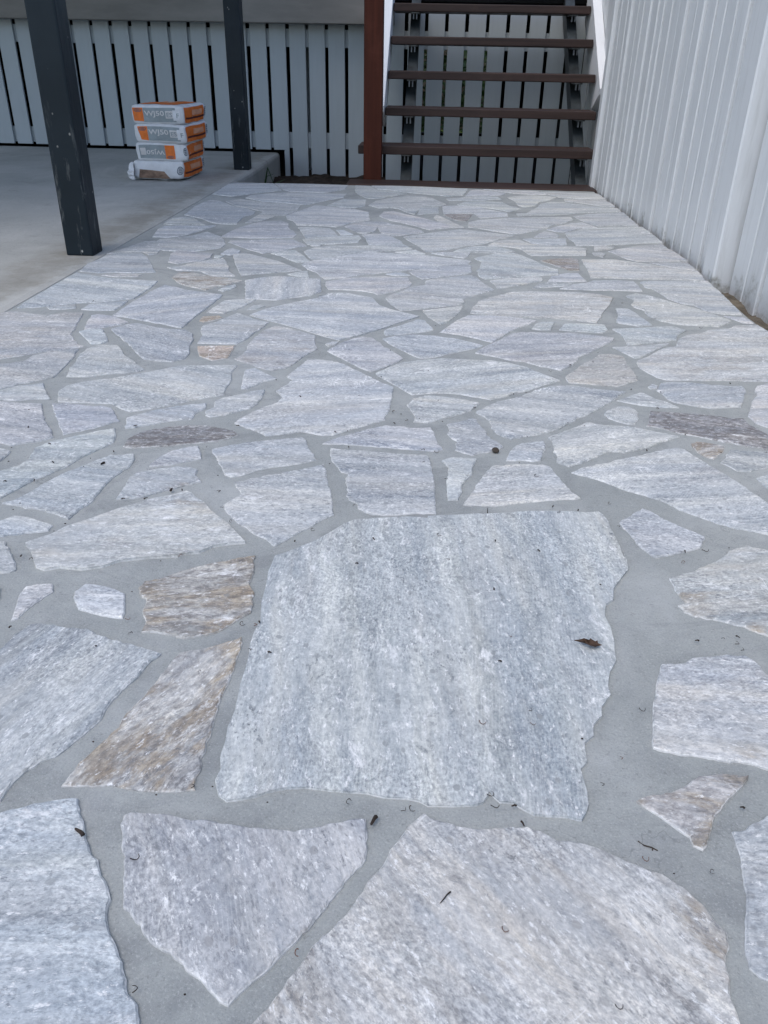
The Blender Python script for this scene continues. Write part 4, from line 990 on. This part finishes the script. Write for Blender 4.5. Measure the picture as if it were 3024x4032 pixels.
DEB = "-268,989,cn -148,976,cn -168,943,sn -506,940,pn -556,927,pn -522,874,sn -507,868,cn -336,877,pn -314,892,cn -290,854,pn -350,805,pn -338,751,cn -325,723,cn -201,752,cn -186,751,cn -181,756,sn -193,781,pn -183,705,cn -159,702,sn -229,664,cn -304,555,pn -195,508,cn -176,509,pn -224,496,pn -123,495,pn -51,501,cn -27,482,Sn -28,463,sn -277,452,Sn -223,431,cn -75,359,cn -188,324,cn -150,323,pn -466,724,sn -355,698,pn -78,893,sn 31,977,sn 109,967,sn 167,946,sn 42,913,cn 289,1023,cn 368,962,pn 358,933,cn 237,870,pn 100,849,sn 100,756,sn 112,752,cn 98,707,sn -9,716,pn 123,632,cn 124,613,cn 73,611,cn 171,595,pn 204,572,cn 180,538,cn -3,496,cn 6,498,cn 79,507,cn 76,519,cn 97,507,sn 103,488,sn 202,460,cn 255,451,cn 223,447,pn 35,412,Ln 80,389,cn 156,336,cn 302,520,sn 329,762,sn 360,768,cn 379,773,sn 373,761,cn 375,750,cn 239,642,cn 410,1025,sn 432,976,pn -736,1370,pf -702,1292,sf -554,1354,pf -515,1315,sf -528,1255,pf -516,1205,sf -489,1204,sf -544,1175,pf -543,1143,pf -517,1157,Sf -599,1155,sf -635,1225,sf -691,1204,pf -671,1151,pf -600,1088,sf -584,1092,sf -644,1082,sf -472,1141,cf -474,1096,cf -380,1077,Sf -364,1079,sf -420,1053,pf -410,1046,sf -374,1174,cf -343,1196,cf -321,1132,pf -306,1174,cf -308,1079,cf -298,1059,cf -291,1030,cf -350,1160,pf -403,1121,sf -499,962,pf -497,991,pf -579,1007,pf -590,995,pf -589,1015,pf -506,939,pf -438,917,pf -443,1042,sf -404,1241,pf -366,1237,pf -333,1333,sf -428,1344,pf -55,1430,cf -30,1390,cf -5,1400,pf -51,1373,sf -115,1336,sf -133,1329,pf -154,1322,sf -223,1294,sf -182,1240,pf -124,1259,sf -77,1266,sf -63,1250,sf -42,1264,sf 3,1261,cf 26,1255,cf -50,1294,sf 13,1341,sf 38,1390,pf 114,1394,sf 100,1464,cf -26,1230,pf -126,1198,pf 5,1211,cf -127,1167,sf -127,1103,cf -96,1052,cf 36,1177,cf 41,1155,cf 86,1183,cf 91,1167,cf 82,1158,sf 32,1085,sf 103,1054,Lf -46,1026,sf -146,976,cf -167,942,cf -96,1115,sf -149,1191,pf 31,978,cf -60,958,sf 109,967,sf -110,1012,sf 13,1240,sf 120,1337,sf 189,1335,pf 227,1332,cf 226,1290,pf 220,1250,cf 222,1213,cf 188,1179,cf 165,1224,pf 414,1434,cf 457,1498,sf 481,1501,cf 519,1508,cf 535,1514,sf 420,1312,cf 430,1316,sf 391,1296,sf 352,1277,sf 362,1273,sf 477,1371,pf 519,1299,pf 300,1395,pf 280,1119,pf 290,1094,cf 298,1069,cf 202,1075,sf 215,1065,sf 239,1068,sf 207,1060,cf 290,1021,cf 408,1026,sf 368,961,sf 396,968,cf 432,975,pf 166,946,pf 271,1406,pf 238,1103,pf 597,1308,cf -78,2153,pf 24,2016,pf -155,1931,pf -399,2056,pf 143,2219,cf -80,1803,pf -189,1729,sf -119,1649,cf -90,1620,sf -99,1597,sf -66,1501,sf -55,1429,cf -40,1418,pf -35,1496,sf 18,1481,cf 30,1497,pf 127,1498,cf 100,1463,cf 120,1674,sf 161,1620,sf 74,1544,sf -128,1507,cf -122,1493,sf -252,1465,pf -202,1461,pf -243,1491,sf -295,1549,pf -306,1578,sf 9,1670,pf 495,1666,cf 673,1677,cf 646,1658,sf 557,1670,sf 486,1588,cf 427,1598,sf 395,1561,pf 273,1698,cf 324,1742,sf 401,1839,pf 244,1604,sf 207,1559,cf 182,1546,sf 378,1769,pf 412,1701,sf 670,2102,sf 702,2078,cf 547,2302,cf 483,1803,pf 747,1821,cf -465,3031,pf 332,3672,pf -165,3854,pf -52,3198,pf 187,2936,pf 111,2482,pf 177,2399,pf 298,2433,pf 379,2470,pf -1019,2145,pf -906,2140,sf -1074,2058,sf -1028,2285,pf".split(); rng = random.Random(21)
rest = bmesh.new(); nbig = 0
for t in DEB:
    a, b, k = t.split(','); x, y = int(a) / 1000, int(b) / 1000
    if k[1] == 'n' and k[0] in 'cSL' and nbig < 60 or k[0] == 'S':
        bm = bmesh.new(); litter_bm(bm, 0, 0, k[0], True, rng); nbig += 1
        o = bm_obj("leaf_fragment", bm, M['rust' if rng.random() < .25 else 'litter']); o.location = (x, y, 0)
        tag(o, "tiny dark curled plant fragment lying on the pale stone paving", "plant fragment", "plant fragments on the paving")
    elif rng.random() < (.75 if k[1] == 'n' else .5): litter_bm(rest, x, y, k[0], k[1] == 'n', rng)
tag(bm_obj("plant_litter", rest, M['litter']), "fine dark specks of plant litter scattered over the paving", "litter", None, 'stuff')
def leaf():
    out = [(0, 0), (.006, .0012), (.010, .0035), (.016, .0042), (.017, .0065), (.023, .005), (.0255, .0062), (.0265, .003), (.031, .0005), (.026, -.001), (.024, -.0052), (.018, -.0062), (.013, -.0045), (.010, -.0018), (.005, -.001)]
    V = [(x, y, .004 + .9 * abs(y) ** 1.0 * .6 + .002 * math.sin(x * 210)) for x, y in out] + [(.017, 0, .0022), (.010, .0006, .003), (.024, 0, .003)]
    n = len(out); c = (n + 1, n, n + 2); F = []
    for i in range(n):
        x = (out[i][0] + out[(i + 1) % n][0]) / 2; k = n + 1 if x < .0125 else n if x < .021 else n + 2
        F.append((i, (i + 1) % n, k))
    F += [(2, 3, n), (2, n, n + 1), (13, n + 1, n), (12, 13, n), (5, n + 2, n), (10, n, n + 2)]
    o = link("dry_leaf", mesh("dry_leaf", V, F), M['leaf']); o.location = (.1853, .7468, .001); o.rotation_euler[2] = R_(-14)
    so = o.modifiers.new("thickness", 'SOLIDIFY'); so.thickness = .0011
    tag(o, "curled dry brown leaf lying on the largest paving stone", "leaf")
leaf()
bm = bmesh.new(); r = bmesh.ops.create_icosphere(bm, subdivisions=2, radius=.0065)
for v in r['verts']: v.co *= 1 + .22 * noise.noise(v.co * 160); v.co.z = max(-.004, v.co.z * .75)
o = bm_obj("pebble", bm, M['pebble']); o.location = (.1285, 1.270, .0025); tag(o, "small dark brown pebble lying on the grout between pale stones", "pebble")
bm = bmesh.new(); tube_bm(bm, [(0, 0, 0), (.004, -.0045, .0006), (.010, -.0062, .0008), (.0146, -.0085, 0)], .00062, 6, .8); tube_bm(bm, [(.0105, -.0063, .0008), (.0102, -.0088, 0)], .0005, 5)
o = bm_obj("twig", bm, M['litter']); o.location = (.2018, .4805, -.0022); tag(o, "thin dark bent twig on the grout near the star shaped stone", "twig")
bm = bmesh.new()
for k, (dx, dy, hh) in enumerate(((.10, -.05, .0), (.05, .06, .05), (.13, .03, .02))):
    tube_bm(bm, [(0, 0, 0), (dx * .3, dy * .3, .14 - .06 * k), (dx, dy, .04 + hh - .09 * (k == 0))], .008, 5, .25)
o = bm_obj("strap_leaf", bm, M['blade']); o.location = (-1.065, 5.42, -.13); o.scale = (1, 1, .9)
tag(o, "dark green strap leaves growing in the soil at the slab corner", "plant")
